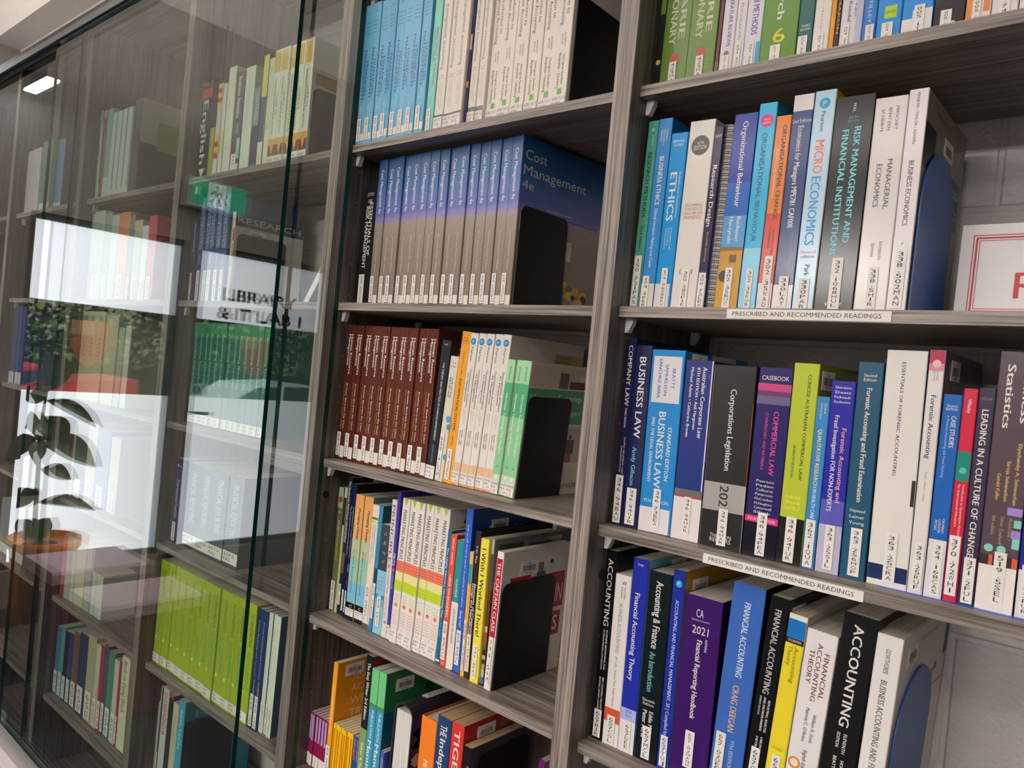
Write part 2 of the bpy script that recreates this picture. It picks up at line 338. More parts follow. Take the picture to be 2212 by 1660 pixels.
BK(1,'3a3660',0,-403.2,5.70,285,222,24.4,0,'thin dark multicoloured paperback edge between cream management accounting books',None,(('p', 0, 1, 0.4, 0.5, 'd8b098'), ('p', 0, 1, 0.6, 0.68, '4a3a70'), ('p', 0, 1, 0.7, 0.74, 'd89048'), ('p', 0, 1, 0.8, 0.9, '4a4660')),{})
BK(2,'ece4d8',0,-397.0,18.72,287,224,29.2,0,'cream management accounting paperback with black foot band','cream management accounting paperbacks',(('d', 'management accounting', 0.5, 0.17, 0.58, 0.34, '8a8890'), ('h', 'THIRD', 0.5, 0.62, 0.55, 0.009, '8a8890'), ('h', 'EDITION', 0.5, 0.636, 0.55, 0.009, '8a8890'), ('d', 'ELDENBURG | BROOKS', 0.62, 0.66, 0.84, 0.1, '9a96a0'), ('d', 'OLIVER | VESTY', 0.38, 0.66, 0.82, 0.1, '9a96a0'), ('p', 0, 1, 0.87, 0.9, '2a2a2e')),{'Nv': (('658.1511', 'ELDE'), (26, 18), 0.9, 0.995)})
BK(6,'efe6da',0,-358.8,29.80,290,226,34.0,0,'thick cream accounting introduction with green square','thick cream accounting introductions',(('d', 'Introduction to', 0.68, 0.2, 0.44, 0.24, '4a4448'), ('d', 'Management Accounting', 0.35, 0.14, 0.5, 0.24, '4a4448'), ('d', 'SIXTEENTH', 0.62, 0.545, 0.62, 0.12, '7a7478'), ('d', 'EDITION', 0.42, 0.55, 0.61, 0.12, '7a7478'), ('d', 'Horngren Sundem', 0.64, 0.67, 0.84, 0.16, '4a4448'), ('d', 'Burgstahler • Schatzberg', 0.36, 0.66, 0.86, 0.16, '4a4448'), ('p', 0.38, 0.68, 0.862, 0.895, '4fa03c')),{'Nv': (('658.1511', 'HORN'), (13, 8, 2, 10, 11, 16), 0.9, 0.995)})
ROW('M2',1.6000,'second shelf of middle bay')
BK(1,'222224',0,-691.0,40.85,243,190,42.0,-12,'shorter black risk management paperback at the left end',None,(('d', 'ESSENTIALS OF', 0.62, 0.13, 0.58, 0.26, 'e9e4dc'), ('d', 'RISK MANAGEMENT', 0.36, 0.16, 0.69, 0.26, 'e9e4dc'), ('h', 'THIRD', 0.5, 0.05, 0.5, 0.012, 'e9e4dc'), ('h', 'EDITION', 0.5, 0.066, 0.5, 0.012, 'e9e4dc'), ('d', 'THE', 0.5, 0.1, 0.13, 0.3, 'e9e4dc'), ('L', '658.155CRO', 0.12, 0.55, 0.74, 0.99)),{})
BK(15,'SEA',0,-649.9,25.68,296,231,42.0,-12,'blue and sand beach photo paperback','beach photo cost paperbacks',(('d', 'Cost Management 4e', 0.5, 0.07, 0.37, 0.34, 'e8e8f0'), ('d', 'Victor Fang and John Williams', 0.5, 0.54, 0.78, 0.14, 'cfc4bc'), ('L', '658.1552FAN', 0.08, 0.5, 0.8, 0.98), ('p', 0.5, 1, 0.93, 0.995, 'e6dfd0')),{'last': (('rt', 'Cost', 0.04, 0.27, 0.1, 0.062, 'd8d4d0'), ('rt', 'Management', 0.03, 0.74, 0.19, 0.062, 'd8d4d0'), ('rt', '4e', 0.03, 0.15, 0.275, 0.055, 'd8d4d0'), ('rp', 0.1, 0.9, 0.415, 0.424, '5a5a90'), ('rp', 0.3, 0.6, 0.385, 0.392, 'b8b0b8'), ('rp', 0.42, 0.62, 0.54, 0.66, 'c8c2b4'), ('rt', 'THE BOOK', 0.45, 0.58, 0.59, 0.012, '3a3a30'), ('rt', 'John Williams', 0.45, 0.62, 0.955, 0.014, 'cfc8c0'), ('shell', 0.5, 0.86)), 'fan': 5})
ROW('M3',1.2791,'third shelf of middle bay')
BK(10,'56281f',0,-701.8,26.88,278,217,36.0,11,'brown human resources paperback with white foot labels','brown human resources paperbacks',(('d', 'Human Resource', 0.7, 0.07, 0.365, 0.25, 'e9e4dc'), ('d', 'Management', 0.42, 0.07, 0.3, 0.25, 'e9e4dc'), ('d', 'Kramar Bartram De Cieri', 0.62, 0.435, 0.77, 0.15, 'e9e4dc'), ('d', 'Noe Hollenbeck Gerhart Wright', 0.36, 0.43, 0.78, 0.12, 'b8843c'), ('L', '658.3KRA', 0.04, 0.5, 0.8, 0.975), ('p', 0.5, 0.98, 0.9, 0.985, 'e8e0d4'), ('p', 0.93, 1, 0, 0.9, '7a3a22')),{})
BK(1,'24282f',0,-428.9,24.05,258,202,36.8,51,'dark slate change management paperback',None,(('d', 'THE THEORY AND PRACTICE OF CHANGE MANAGEMENT', 0.5, 0.16, 0.72, 0.2, 'd8d8d8'), ('d', 'JOHN HAYES', 0.5, 0.75, 0.88, 0.16, '8a8e96'), ('h', 'HC', 0.5, 0.03, 0.4, 0.012, 'e9e4dc'), ('N', ('658.4', 'HAYE', 'c. 4'), 0.9, 0.995, 0.0, 1.0)),{'cov': '1a1a1c', 'ritems': (('rt', 'S', 0.1, 0.3, 0.07, 0.07, '9a9a9a'),)})
BK(1,'e0d8c6',0,-404.4,20.67,230,180,37.6,60,'white paperback with blue butterfly drawing',None,(('d', 'AGE OF THE', 0.6, 0.17, 0.33, 0.2, '3a3a40'), ('d', 'NETWORK', 0.35, 0.17, 0.33, 0.2, '3a3a40'), ('h', 'Lipnack', 0.5, 0.05, 0.6, 0.014, '7a7468'), ('h', 'Stamps', 0.5, 0.08, 0.55, 0.014, '7a7468'), ('o', 0.75, 0.5, 0.3, '4aa0c8'), ('o', 0.9, 0.56, 0.26, '3a8ab8'), ('o', 0.95, 0.8, 0.25, '4a98c0'), ('L', '658.4LIP', 0.1, 0.6, 0.62, 0.98)),{'cov': 'cfc8b8'})
BK(1,'eca73c',0,-383.2,22.04,276,215,38.4,59,'orange information systems paperback',None,(('d', 'INFORMATION SYSTEMS', 0.5, 0.31, 0.655, 0.3, '1b1a1c'), ('d', 'MANAGING & USING', 0.5, 0.13, 0.29, 0.16, '7a5418'), ('h', 'PEARLSON', 0.5, 0.045, 0.6, 0.009, '8a6420'), ('h', 'SAUNDERS', 0.5, 0.061, 0.6, 0.009, '8a6420'), ('h', 'GALLETTA', 0.5, 0.077, 0.6, 0.009, '8a6420'), ('d', 'SEVENTH EDITION', 0.5, 0.69, 0.745, 0.14, '5a3c10'), ('L', '658.4038PEA', 0.2, 0.72, 0.775, 0.975)),{})
BK(5,'ebe5dc',0,-360.7,18.60,274,214,39.2,58,'white quantitative analysis paperback with blue round logo','white quantitative analysis paperbacks',(('o', 0.45, 0.055, 0.34, '1f86c0'), ('h', 'P', 0.45, 0.055, 0.22, 0.02, 'e9e4dc'), ('d', 'Pearson', 0.45, 0.09, 0.185, 0.26, '2a3a4a'), ('d', 'Quantitative Analysis', 0.66, 0.235, 0.49, 0.22, '4a4440'), ('d', 'for Management', 0.36, 0.265, 0.45, 0.22, '4a4440'), ('d', 'THIRTEENTH', 0.6, 0.505, 0.595, 0.1, '7a7470'), ('d', 'EDITION', 0.4, 0.505, 0.565, 0.1, '7a7470'), ('d', 'Render • Stair', 0.62, 0.635, 0.74, 0.16, '4a4440'), ('d', 'Hanna • Hale', 0.38, 0.64, 0.735, 0.16, '4a4440'), ('p', 0, 1, 0.85, 0.91, 'e8c49c'), ('d', 'GLOBAL', 0.62, 0.855, 0.905, 0.1, '9a7a5a'), ('p', 0, 1, 0.985, 1, 'e0a060')),{'Nv': (('658.403', 'REND'), (10, 1, 6, 7, 17), 0.91, 0.985), 'cov': 'd0c8bc', 'last': (('rp', 0.6, 1, 0.08, 0.18, 'b89858'), ('rt', 'GLOBAL', 0.66, 0.84, 0.1, 0.014, '5a4a2a'), ('rt', 'EDITION', 0.66, 0.82, 0.135, 0.014, '5a4a2a'), ('rp', 0.1, 0.9, 0.2, 0.6, 'c8b8a4'))})
BK(3,'8fcb98',0,-266.0,17.81,232,181,40.0,57,'pale green information technology paperback','pale green information technology paperbacks',(('p', 0, 1, 0, 0.17, 'a5d8a8'), ('p', 0, 1, 0.17, 0.42, '57a878'), ('d', 'REYNOLDS', 0.5, 0.05, 0.15, 0.2, '2a5a3a'), ('d', 'Information Technology FOR Managers', 0.5, 0.25, 0.7, 0.26, 'eaf4e6'), ('h', '2e', 0.5, 0.79, 0.35, 0.018, '2a4a30'), ('p', 0, 1, 0.85, 0.9, 'c8dcb8'), ('o', 0.5, 0.87, 0.16, 'e8efe0')),{'Nv': (('658.4038', 'REYN'), (9, 10, 2), 0.9, 0.995), 'cov': 'd8cbb8', 'last': (('rp', 0, 1, 0.19, 0.45, '4f9a6c'), ('rt', 'Information Technology', 0.04, 0.86, 0.25, 0.045, 'e9e4dc'), ('rt', 'for Managers', 0.4, 0.86, 0.36, 0.045, 'e9e4dc'), ('rp', 0.02, 0.98, 0.02, 0.18, 'cbb8a2'), ('ro', 0.82, 0.1, 0.035, 'e0dcd4'), ('rp', 0.45, 0.6, 0.06, 0.18, '6a5a5a'), ('rp', 0.62, 0.95, 0.12, 0.18, '6a2a2c'), ('rp', 0.5, 0.98, 0.47, 0.75, 'b8aca4'), ('ro', 0.75, 0.55, 0.02, '4a3a34'), ('rp', 0.68, 0.82, 0.57, 0.68, '5a4a40'), ('rp', 0.55, 0.8, 0.68, 0.75, 'a04a40'), ('rt', 'GEORGE W. REYNOLDS', 0.3, 0.95, 0.93, 0.03, '4a3c34'))})
ROW('M4',0.9587,'fourth shelf of middle bay')
BK(1,'6f7450',0,-698.7,16.50,259,202,52.0,-12,'olive project management paperback with pale top picture',None,(('p', 0, 1, 0, 0.17, 'a9b890'), ('o', 0.5, 0.1, 0.4, 'a83a34'), ('d', 'PROJECT', 0.55, 0.27, 0.4, 0.32, 'd8d8c8'), ('d', 'MANAGEMENT', 0.5, 0.4, 0.6, 0.32, 'd0c030'), ('h', '#', 0.5, 0.2, 0.3, 0.014, 'e9e4dc'), ('L', '658.404LAR', 0.05, 0.8, 0.76, 0.99)),{})
BK(1,'b9c08a',0,-679.5,7.37,261,204,50.6,0,'thin pale green paperback beside the olive one',None,(('p', 0, 1, 0, 0.08, 'd8d4c8'), ('p', 0, 1, 0.08, 0.3, '2a3028'), ('p', 0, 1, 0.9, 1, 'c8cc9c')),{})
BK(1,'2a2c3c',0,-669.4,10.63,285,222,49.2,6,'very thin dark portfolio management standard',None,(('d', 'The Standard for PORTFOLIO MANAGEMENT', 0.5, 0.03, 0.48, 0.55, 'e9e4dc'), ('p', 0, 1, 0.55, 0.7, '6a5a3a'), ('L', '658.4PRO', 0.2, 0.75, 0.78, 0.93)),{'cov': '15161c', 'ritems': (('rb', 0.25, 0.01, '00140'),)})
BK(1,'1b2140',0,-656.1,8.64,274,214,47.8,7,'thin navy management standard, left of a pair',None,(('d', 'The Standard for Program Management', 0.5, 0.17, 0.55, 0.4, 'b8bcc8'), ('L', '658.4PRO', 0.25, 0.8, 0.8, 0.96)),{})
BK(1,'1c2448',0,-644.8,7.62,274,214,46.4,3,'thin navy management standard, right of a pair',None,(('d', 'Organizational Project Management', 0.5, 0.17, 0.55, 0.4, 'b8bcc8'), ('p', 0, 1, 0.6, 0.66, '3a6ab0'), ('p', 0, 1, 0.72, 0.78, '5a2038'), ('L', '658.4ORG', 0.25, 0.8, 0.8, 0.96)),{'cov': '10131f'})
BK(2,'e8a862',0,-634.5,26.67,256,200,45.0,2,'orange to blue change management paperback','orange to blue change paperbacks',(('p', 0, 1, 0.35, 0.7, 'bcc8a0'), ('p', 0, 1, 0.7, 0.86, '7cc0dc'), ('p', 0, 1, 0.5, 0.7, '9ccab8'), ('d', 'Managing Change', 0.62, 0.11, 0.36, 0.24, '1b1a1c'), ('d', 'Creating, Planning', 0.35, 0.11, 0.35, 0.2, 'f0dcb4'), ('d', 'Fourth Edition', 0.68, 0.44, 0.58, 0.14, '6a8a6a'), ('d', 'Ian Palmer Richard Dunford', 0.4, 0.44, 0.78, 0.16, '2a4a4a'), ('p', 0, 1, 0.86, 1, '1b1a1c'), ('h', 'C', 0.55, 0.885, 0.3, 0.022, 'e9e4dc')),{'Nv': (('658.406', 'MCGC'), (2, 1), 0.905, 0.965), 'cov': '5a8a7a'})
BK(1,'e9e0d0',0,-578.3,20.31,245,191,43.6,5,'cream international business paperback',None,(('p', 0, 1, 0.1, 0.12, '3a8a4a'), ('p', 0, 1, 0.13, 0.145, 'c8d050'), ('d', 'INTERNATIONAL BUSINESS', 0.65, 0.16, 0.43, 0.22, '5aa098'), ('d', 'AND CROSS CULTURAL CLIMATE', 0.35, 0.16, 0.48, 0.2, '4a9088'), ('L', '658.049EAL', 0.1, 0.8, 0.65, 0.95), ('p', 0, 1, 0.965, 1, '5a5650')),{})
BK(1,'1c3f5c',0,-554.2,9.19,247,192,42.2,9,'thin teal blue paperback with white foot label',None,(('p', 0, 1, 0, 0.5, '2f90c8'), ('d', 'The Practice', 0.5, 0.2, 0.42, 0.3, '1a4a6a'), ('L', '658.47RUG', 0.1, 0.95, 0.62, 0.9), ('p', 0, 1, 0.9, 1, '2a86c0')),{'cov': '0d4a50'})
BK(1,'8cc4d8',0,-542.1,26.40,213,166,40.8,-2,'light blue paperback with slate blackboard panel',None,(('p', 0, 1, 0, 0.42, '3a3f48'), ('h', 'x5', 0.55, 0.08, 0.3, 0.035, 'a8a890'), ('h', 'fi', 0.55, 0.165, 0.3, 0.035, 'a8a890'), ('h', 'mg', 0.55, 0.25, 0.3, 0.035, 'a8a890'), ('h', 'n7', 0.55, 0.335, 0.3, 0.035, 'a8a890'), ('h', 'Creative', 0.5, 0.48, 0.6, 0.012, '4a86a8'), ('h', 'Industries', 0.5, 0.515, 0.6, 0.012, '4a86a8'), ('h', 'Study', 0.5, 0.55, 0.6, 0.012, '4a86a8'), ('h', 'Business', 0.5, 0.585, 0.6, 0.012, '4a86a8'), ('p', 0, 0.3, 0.64, 0.68, '2f8cc8'), ('p', 0.7, 1, 0.64, 0.68, '2f8cc8'), ('p', 0, 0.3, 0.68, 0.75, '7ab0a8'), ('p', 0.7, 1, 0.68, 0.75, '7ab0a8'), ('L', '658.PRO2', 0.3, 0.7, 0.66, 0.93)),{})
BK(1,'e9e0dc',0,-512.9,14.23,266,207,39.4,-12,'white and pink marketing principles paperback',None,(('d', 'PRINCIPLES', 0.5, 0.04, 0.5, 0.6, '6a5a78'), ('d', 'OF MARKETING', 0.5, 0.51, 0.68, 0.34, '5a4a68'), ('d', 'ARMSTRONG', 0.5, 0.7, 0.86, 0.45, 'd88aa0'), ('h', '4', 0.5, 0.89, 0.5, 0.03, '1b1a1c'), ('p', 0, 1, 0.92, 1, 'e0dcd0')),{})
BK(1,'41389c',0,-495.8,8.31,284,221,38.0,-12,'thin purple paperback standing beside white marketing books',None,(('d', 'MKTG', 0.5, 0.42, 0.5, 0.7, 'e9e4dc'), ('o', 0.5, 0.53, 0.4, 'd83a58'), ('d', 'LAMB HAIR', 0.5, 0.56, 0.66, 0.4, 'b8b0d8'), ('N', ('658.8', 'LAMB', 'c. 1'), 0.9, 0.995, 0.0, 1.0)),{})
BK(6,'ece6de',0,-484.7,20.85,275,214,36.6,16,'white marketing paperback with orange and lime bands','white marketing paperbacks',(('t', 0.5, 0.0, 0.055, 0.55, 'b4c41e'), ('d', 'MARKETING PRINCIPLES', 0.5, 0.08, 0.42, 0.46, '3a3434'), ('p', 0, 1, 0.43, 0.505, 'e0684e'), ('dots', 0.43, 0.505, 'f0b09a'), ('p', 0, 1, 0.505, 0.565, 'ece49c'), ('p', 0, 1, 0.565, 0.635, 'b8d018'), ('dots', 0.565, 0.635, 'd4e470'), ('h', '3rd', 0.5, 0.665, 0.55, 0.012, '96c04a'), ('h', 'Asia-Pacific', 0.5, 0.685, 0.55, 0.012, '96c04a'), ('h', 'Edition', 0.5, 0.705, 0.55, 0.012, '96c04a'), ('o', 0.5, 0.735, 0.19, 'e0783a'), ('h', 'William M Pride', 0.5, 0.775, 0.62, 0.009, 'd0506a'), ('h', 'O.C. Ferrell', 0.5, 0.793, 0.62, 0.009, 'd0506a'), ('h', 'Bryan A. Lukas', 0.5, 0.811, 0.62, 0.009, 'd0506a'), ('h', 'Sharon Schembri', 0.5, 0.829, 0.62, 0.009, 'd0506a'), ('h', 'Outi Niininen', 0.5, 0.847, 0.62, 0.009, 'd0506a'), ('h', 'Riza Casidy', 0.5, 0.865, 0.62, 0.009, 'd0506a'), ('o', 0.5, 0.895, 0.1, 'c8d4dc')),{'Nv': (('658.8', 'PRID'), (2, 4, 22, 21, 20, 3), 0.91, 0.99), 'cov': 'd8d2c8', 'last': (('ro', 0.2, 0.09, 0.022, '2a2a24'), ('rp', 0.13, 0.28, 0.1, 0.15, 'd8cc28'), ('rt', 'SAVE', 0.16, 0.25, 0.07, 0.01, 'e9e4dc'), ('rt', 'REVIEW', 0.15, 0.26, 0.12, 0.012, '3a3a20'))})
BK(1,'2c6488',0,-355.9,10.87,240,187,35.2,8,'steel blue marketing plan paperback',None,(('d', 'The Highly Effective Marketing Plan', 0.5, 0.13, 0.66, 0.36, 'e9e4dc'), ('d', '| Peter Knight', 0.5, 0.68, 0.8, 0.26, '8ab0c8'), ('p', 0, 1, 0.97, 0.985, 'd8dcc8')),{'cov': '1f4a70'})
BK(1,'e0563e',0,-342.9,14.26,235,183,33.8,0,'red orange branding hardback',None,(('d', 'DAVID AAKER', 0.5, 0.03, 0.23, 0.3, 'f4d8cc'), ('d', 'AAKER ON BRANDING', 0.5, 0.3, 0.63, 0.42, 'e9e4dc'), ('L', '658.827AAK', 0.1, 0.85, 0.66, 0.95), ('h', 'e', 0.5, 0.975, 0.3, 0.014, 'e9e4dc')),{'cov': 'b8402c'})
BK(1,'2f8c94',0,-326.2,17.49,229,179,32.4,2,'half teal half white questions paperback',None,(('p', 0, 1, 0.48, 1, 'e8e2d8'), ('d', 'ALLAN PEASE', 0.5, 0.3, 0.44, 0.3, 'e9e4dc'), ('d', 'QUESTIONS ARE THE ANSWERS', 0.5, 0.53, 0.8, 0.24, '2a2a2a')),{'cov': '2a5a60'})
BK(1,'3a5fc0',0,-306.3,16.13,288,225,31.0,-7,'tall blue sales paperback with barcode on cover',None,(('d', 'how to sell stocks & stacks of anything 2nd edition', 0.5, 0.1, 0.6, 0.26, 'b8cdf0'), ('d', 'doug maf', 0.5, 0.62, 0.72, 0.3, 'e9e4dc'), ('L', '658.85MAL', 0.15, 0.8, 0.74, 0.95)),{'cov': '1c3f8c', 'ritems': (('rt', 'How to', 0.2, 0.62, 0.13, 0.05, 'b8c8e8'), ('rt', 'sell stacks', 0.28, 0.95, 0.2, 0.06, '8aa4d8'), ('rb', 0.22, 0.075, '00258'))})
BK(1,'e8b04a',0,-287.8,9.15,216,169,29.6,-12,'orange and teal paperback with rounded label',None,(('p', 0.1, 0.9, 0, 0.22, 'd8c060'), ('p', 0.1, 0.9, 0.1, 0.26, '3a9a98'), ('L', '808.0427', 0.2, 0.8, 0.55, 0.95)),{'cov': '2a2a2e'})
BK(1,'2a2630',0,-276.3,12.68,255,199,28.2,-12,'black computer design paperback',None,(('d', 'Y.C. Pao', 0.5, 0.1, 0.22, 0.34, 'e9e4dc'), ('d', 'Elements of Computer', 0.68, 0.36, 0.72, 0.36, 'e9e4dc'), ('d', 'Design and Manufacture', 0.32, 0.36, 0.72, 0.36, 'e9e4dc'), ('L', '620.0042PAO', 0.1, 0.8, 0.7, 0.95)),{'cov': '08080c', 'hard': 1})
BK(1,'eee04c',0,-261.6,18.99,245,191,26.8,-12,'bright yellow paperback with slanted black title',None,(('d', 'I Wish I Worked There!', 0.5, 0.07, 0.68, 0.5, '2a2a2a'), ('L', '741.6KRO', 0.25, 0.75, 0.74, 0.97)),{'cov': 'e0d040'})
BK(1,'8a5c4c',0,-242.1,6.48,246,250,33.4,-12,'paperback with multicoloured photo collage spine',None,(('p', 0, 1, 0, 0.1, 'b8b4ac'), ('p', 0, 1, 0.1, 0.35, '5a5450'), ('p', 0, 1, 0.35, 0.6, '6a3a2c'), ('p', 0, 1, 0.6, 0.64, 'c0b8a8'), ('p', 0, 1, 0.64, 0.72, 'b04a34'), ('p', 0, 1, 0.72, 0.76, '4a7a3a'), ('p', 0, 1, 0.76, 0.8, '2a2624'), ('p', 0, 1, 0.8, 0.83, 'd0b88c'), ('p', 0, 1, 0.83, 0.86, '3a3a3a'), ('p', 0, 1, 0.86, 0.9, 'a8b44a'), ('p', 0, 1, 0.9, 0.95, 'dcd8d0'), ('d', 'hr', 0.5, 0.91, 0.95, 0.4, '1b1a1c'), ('p', 0, 1, 0.95, 1, '4a7aa0')),{'cov': '4a2c22', 'ritems': (('rp', 0, 0.5, 0, 0.35, '6a6e70'), ('rp', 0.05, 0.3, 0.04, 0.2, '3a4044'), ('rp', 0.32, 0.95, 0.03, 0.3, '8a8a84'), ('rp', 0.36, 0.9, 0.06, 0.28, '5a5450'), ('rp', 0.02, 0.22, 0.3, 0.62, 'c8c0b4'), ('rp', 0.04, 0.2, 0.34, 0.54, '3a3438'), ('rt', 'P', 0.08, 0.13, 0.58, 0.03, '1b1a1c'), ('rb', 0.24, 0.17, '00141'), ('rp', 0.75, 0.9, 0.02, 0.3, '26262a'))})
BK(1,'ece4dc',0,-225.9,14.55,232,185,24.0,16,'white and red captain paperback beside the bookend',None,(('p', 0.1, 0.9, 0.05, 0.62, 'b82438'), ('d', 'THE CAPTAIN CLASS', 0.5, 0.08, 0.58, 0.46, 'e9e4dc'), ('L', '796.SAM', 0.2, 0.8, 0.62, 0.96)),{'cov': 'ddd4c4', 'ritems': (('rp', 0.12, 0.42, 0.2, 0.4, 'b01c34'), ('rt', 'THE', 0.16, 0.38, 0.29, 0.1, 'e9e4dc'), ('rp', 0.42, 0.96, 0.22, 0.5, 'a81830'), ('rt', 'CAPTAIN', 0.45, 0.93, 0.38, 0.15, 'f0e8e0'), ('rp', 0.3, 0.94, 0.53, 0.72, 'a81830'), ('rt', 'CLASS', 0.4, 0.9, 0.62, 0.12, 'f0e8e0'), ('ro', 0.72, 0.14, 0.03, '2a1418'), ('rp', 0.68, 0.78, 0.14, 0.2, 'c8c0c0'), ('rp', 0.52, 0.6, 0.12, 0.2, '8a6a54'), ('rp', 0.5, 0.64, 0.19, 0.26, '3a4a6a'), ('rb', 0.25, 0.09, '00100'))})
ROW('M5',0.6373,'lowest visible shelf of middle bay')
BK(6,'8c1f50',0,-701.8,10.41,110,120,30.0,0,'small magenta booklet with white foot label','small magenta booklets',(('p', 0.2, 0.75, 0.03, 0.5, 'b0a0d0'), ('p', 0, 1, 0.76, 0.98, 'e8e0d8'), ('p', 0, 1, 0.98, 1, '7a1a44')),{'cov': '7a1a44'})
BK(1,'f0a020',0,-635.8,13.91,235,150,29.0,0,'orange academic writing paperback facing sideways with barcode',None,(('d', 'HOW TO FIX YOUR ACADEMIC WRITING TROUBLE', 0.5, 0.2, 0.62, 0.3, 'f8dca0'), ('L', '808.066MEW', 0.0, 0.95, 0.72, 0.98)),{'cov': 'e09414', 'ritems': (('rt', 'HOW TO', 0.28, 0.72, 0.16, 0.05, 'e8dcb8'), ('rt', 'ACADEMIC', 0.26, 1.0, 0.25, 0.065, 'e8dcb8'), ('rt', 'WRITING', 0.26, 0.98, 0.36, 0.075, 'e8dcb8'), ('rt', 'TROUBLE', 0.26, 1.0, 0.47, 0.075, 'e8dcb8'), ('rb', 0.14, 0.03, '01800'))})
BK(7,'f5c81c',0,-619.4,9.00,116,130,28.0,0,'slim yellow booklet with red line text','slim yellow booklets',(('p', 0.25, 0.7, 0.08, 0.8, 'c87818'), ('p', 0, 1, 0.82, 0.86, 'e0d0a0'), ('p', 0, 1, 0.9, 0.98, 'efe4cc')),{'cov': 'e8bc18'})
BK(2,'1f4a90',0,-553.1,9.60,115,130,27.0,0,'slim blue booklet with orange lettering','slim blue booklets',(('d', 'DIARY HEARTS', 0.5, 0.03, 0.4, 0.5, 'e08048'),),{'cov': '4a1f60'})
BK(1,'1c1e1e',0,-532.1,19.94,283,221,26.0,0,'black and green writing guide',None,(('p', 0, 1, 0.5, 1, '7d9a5a'), ('d', 'The Easy Writer 3rd Edition', 0.5, 0.05, 0.44, 0.42, 'e9e4dc'), ('d', 'Baker & Starkey', 0.5, 0.6, 0.85, 0.36, 'd8dcb8'), ('L', '808EAS', 0.1, 0.8, 0.9, 0.99)),{'cov': '7a1420'})
BK(2,'3f94b4',0,-509.9,20.92,265,207,25.0,0,'green topped blue publication manual','publication manuals',(('p', 0, 1, 0, 0.28, '6fc07c'), ('p', 0, 1, 0.25, 0.28, '3f8a58'), ('d', 'PUBLICATION', 0.55, 0.3, 0.5, 0.32, 'd0e4ec'), ('d', 'Manual', 0.5, 0.52, 0.76, 0.5, 'e4f0f4'), ('d', 'OF THE AMERICAN', 0.5, 0.78, 0.96, 0.26, 'b8d8e4')),{'cov': '1f5a70', 'last': (('rp', 0, 1, 0, 0.29, '2f7a4c'), ('rb', 0.12, 0.06, '01600'), ('rp', 0.5, 0.62, 0.14, 0.3, '1f5a3c'))})
BK(2,'4a5cb4',0,-465.6,6.20,122,140,24.0,0,'thin violet booklet with yellow lettering','thin violet booklets',(('d', 'PLANNING BOOK', 0.5, 0.1, 0.9, 0.45, 'd8b040'),),{})
BK(1,'f0822c',0,-363.3,39.16,227,177,23.0,0,'bright orange hardback with white capitals',None,(('d', 'MELBOURNE PRECINCTS', 0.5, 0.33, 0.9, 0.28, 'f8e4d0'),),{'cov': 'c8641c', 'hard': 1})
BK(1,'24406a',0,-322.2,34.39,243,189,22.0,0,'navy blue men paperback with tan page tops',None,(('d', 'THE', 0.5, 0.06, 0.14, 0.5, 'e9e4dc'), ('d', 'Independent Men', 0.5, 0.16, 0.86, 0.4, 'e9e4dc')),{'cov': '1a3050', 'pg': 'b89a70'})
BK(1,'d03a34',0,-285.9,29.41,245,191,21.0,0,'red tiger paperback with large white capitals',None,(('d', 'TIGER HEAD', 0.5, 0.05, 0.8, 0.46, 'e9e4dc'),),{'cov': 'b02c2c', 'ritems': (('rb', 0.18, 0.04, '01024'), ('rp', 0.5, 1, 0.02, 0.1, '8a7a2c')), 'pg': 'b89a70'})
BK(1,'1e1a1e',0,-254.4,19.60,216,169,20.0,0,'black novel with red capitals',None,(('d', 'REN', 0.72, 0.15, 0.45, 0.3, 'a84a40'), ('d', 'CO', 0.3, 0.4, 0.6, 0.3, 'd8d0c8')),{'cov': '3a3840', 'ritems': (('rb', 0.25, 0.08, '00812'), ('ro', 0.62, 0.12, 0.06, '141418')), 'pg': 'b89a70'})
ROW('R1',1.9214,'top shelf of right bay')
BK(1,'22261c',0,-9.0,8.54,252,196,28.0,12,'dark cookery sized book edge with painted leaf',None,(('p', 0, 1, 0.3, 0.55, '6f8a38'), ('o', 0.5, 0.83, 0.45, 'd0b860'), ('p', 0, 1, 0.88, 0.92, '1f1c1e'), ('p', 0, 1, 0.95, 1, '4a6028')),{})
BK(2,'66843c',0,0.2,43.22,255,199,28.3,12,'thick glossy green dictionary','green dictionaries',(('d', 'MACQUARIE', 0.7, -0.0, 0.72, 0.24, 'cfd4b0'), ('d', 'DICTIONARY', 0.36, 0.3, 0.75, 0.26, 'cfd4b0'), ('o', 0.5, 0.83, 0.16, 'b84a3c'), ('h', "AUSTRALIA'S", 0.55, 0.88, 0.55, 0.011, '8a9a50'), ('h', 'NATIONAL', 0.55, 0.9, 0.55, 0.011, '8a9a50'), ('h', 'DICTIONARY', 0.55, 0.92, 0.55, 0.011, '8a9a50'), ('L', '423MAC', 0.35, 0.62, 0.85, 0.99)),{})
BK(1,'5a1a34',0,87.5,5.70,256,200,28.7,12,'thin maroon paperback beside the dictionaries',None,(('p', 0, 1, 0.9, 0.95, '7a4a5a'),),{})
BK(1,'e8e0e6',0,93.7,19.41,244,190,29.0,12,'white literature review paperback with purple edge',None,(('d', 'DOING LITERATURE REVIEWS', 0.6, 0.4, 0.82, 0.3, '4a4a90'), ('o', 0.5, 0.86, 0.2, '6a6470'), ('L', '001.42FIN', 0.2, 0.75, 0.87, 0.99)),{})
BK(1,'e9e1e4',0,113.8,14.10,250,195,29.3,12,'white paperback with faint purple lettering',None,(('d', 'Research', 0.5, 0.6, 0.8, 0.3, 'a098b0'), ('L', '001.42ONE', 0.2, 0.75, 0.82, 0.99)),{})
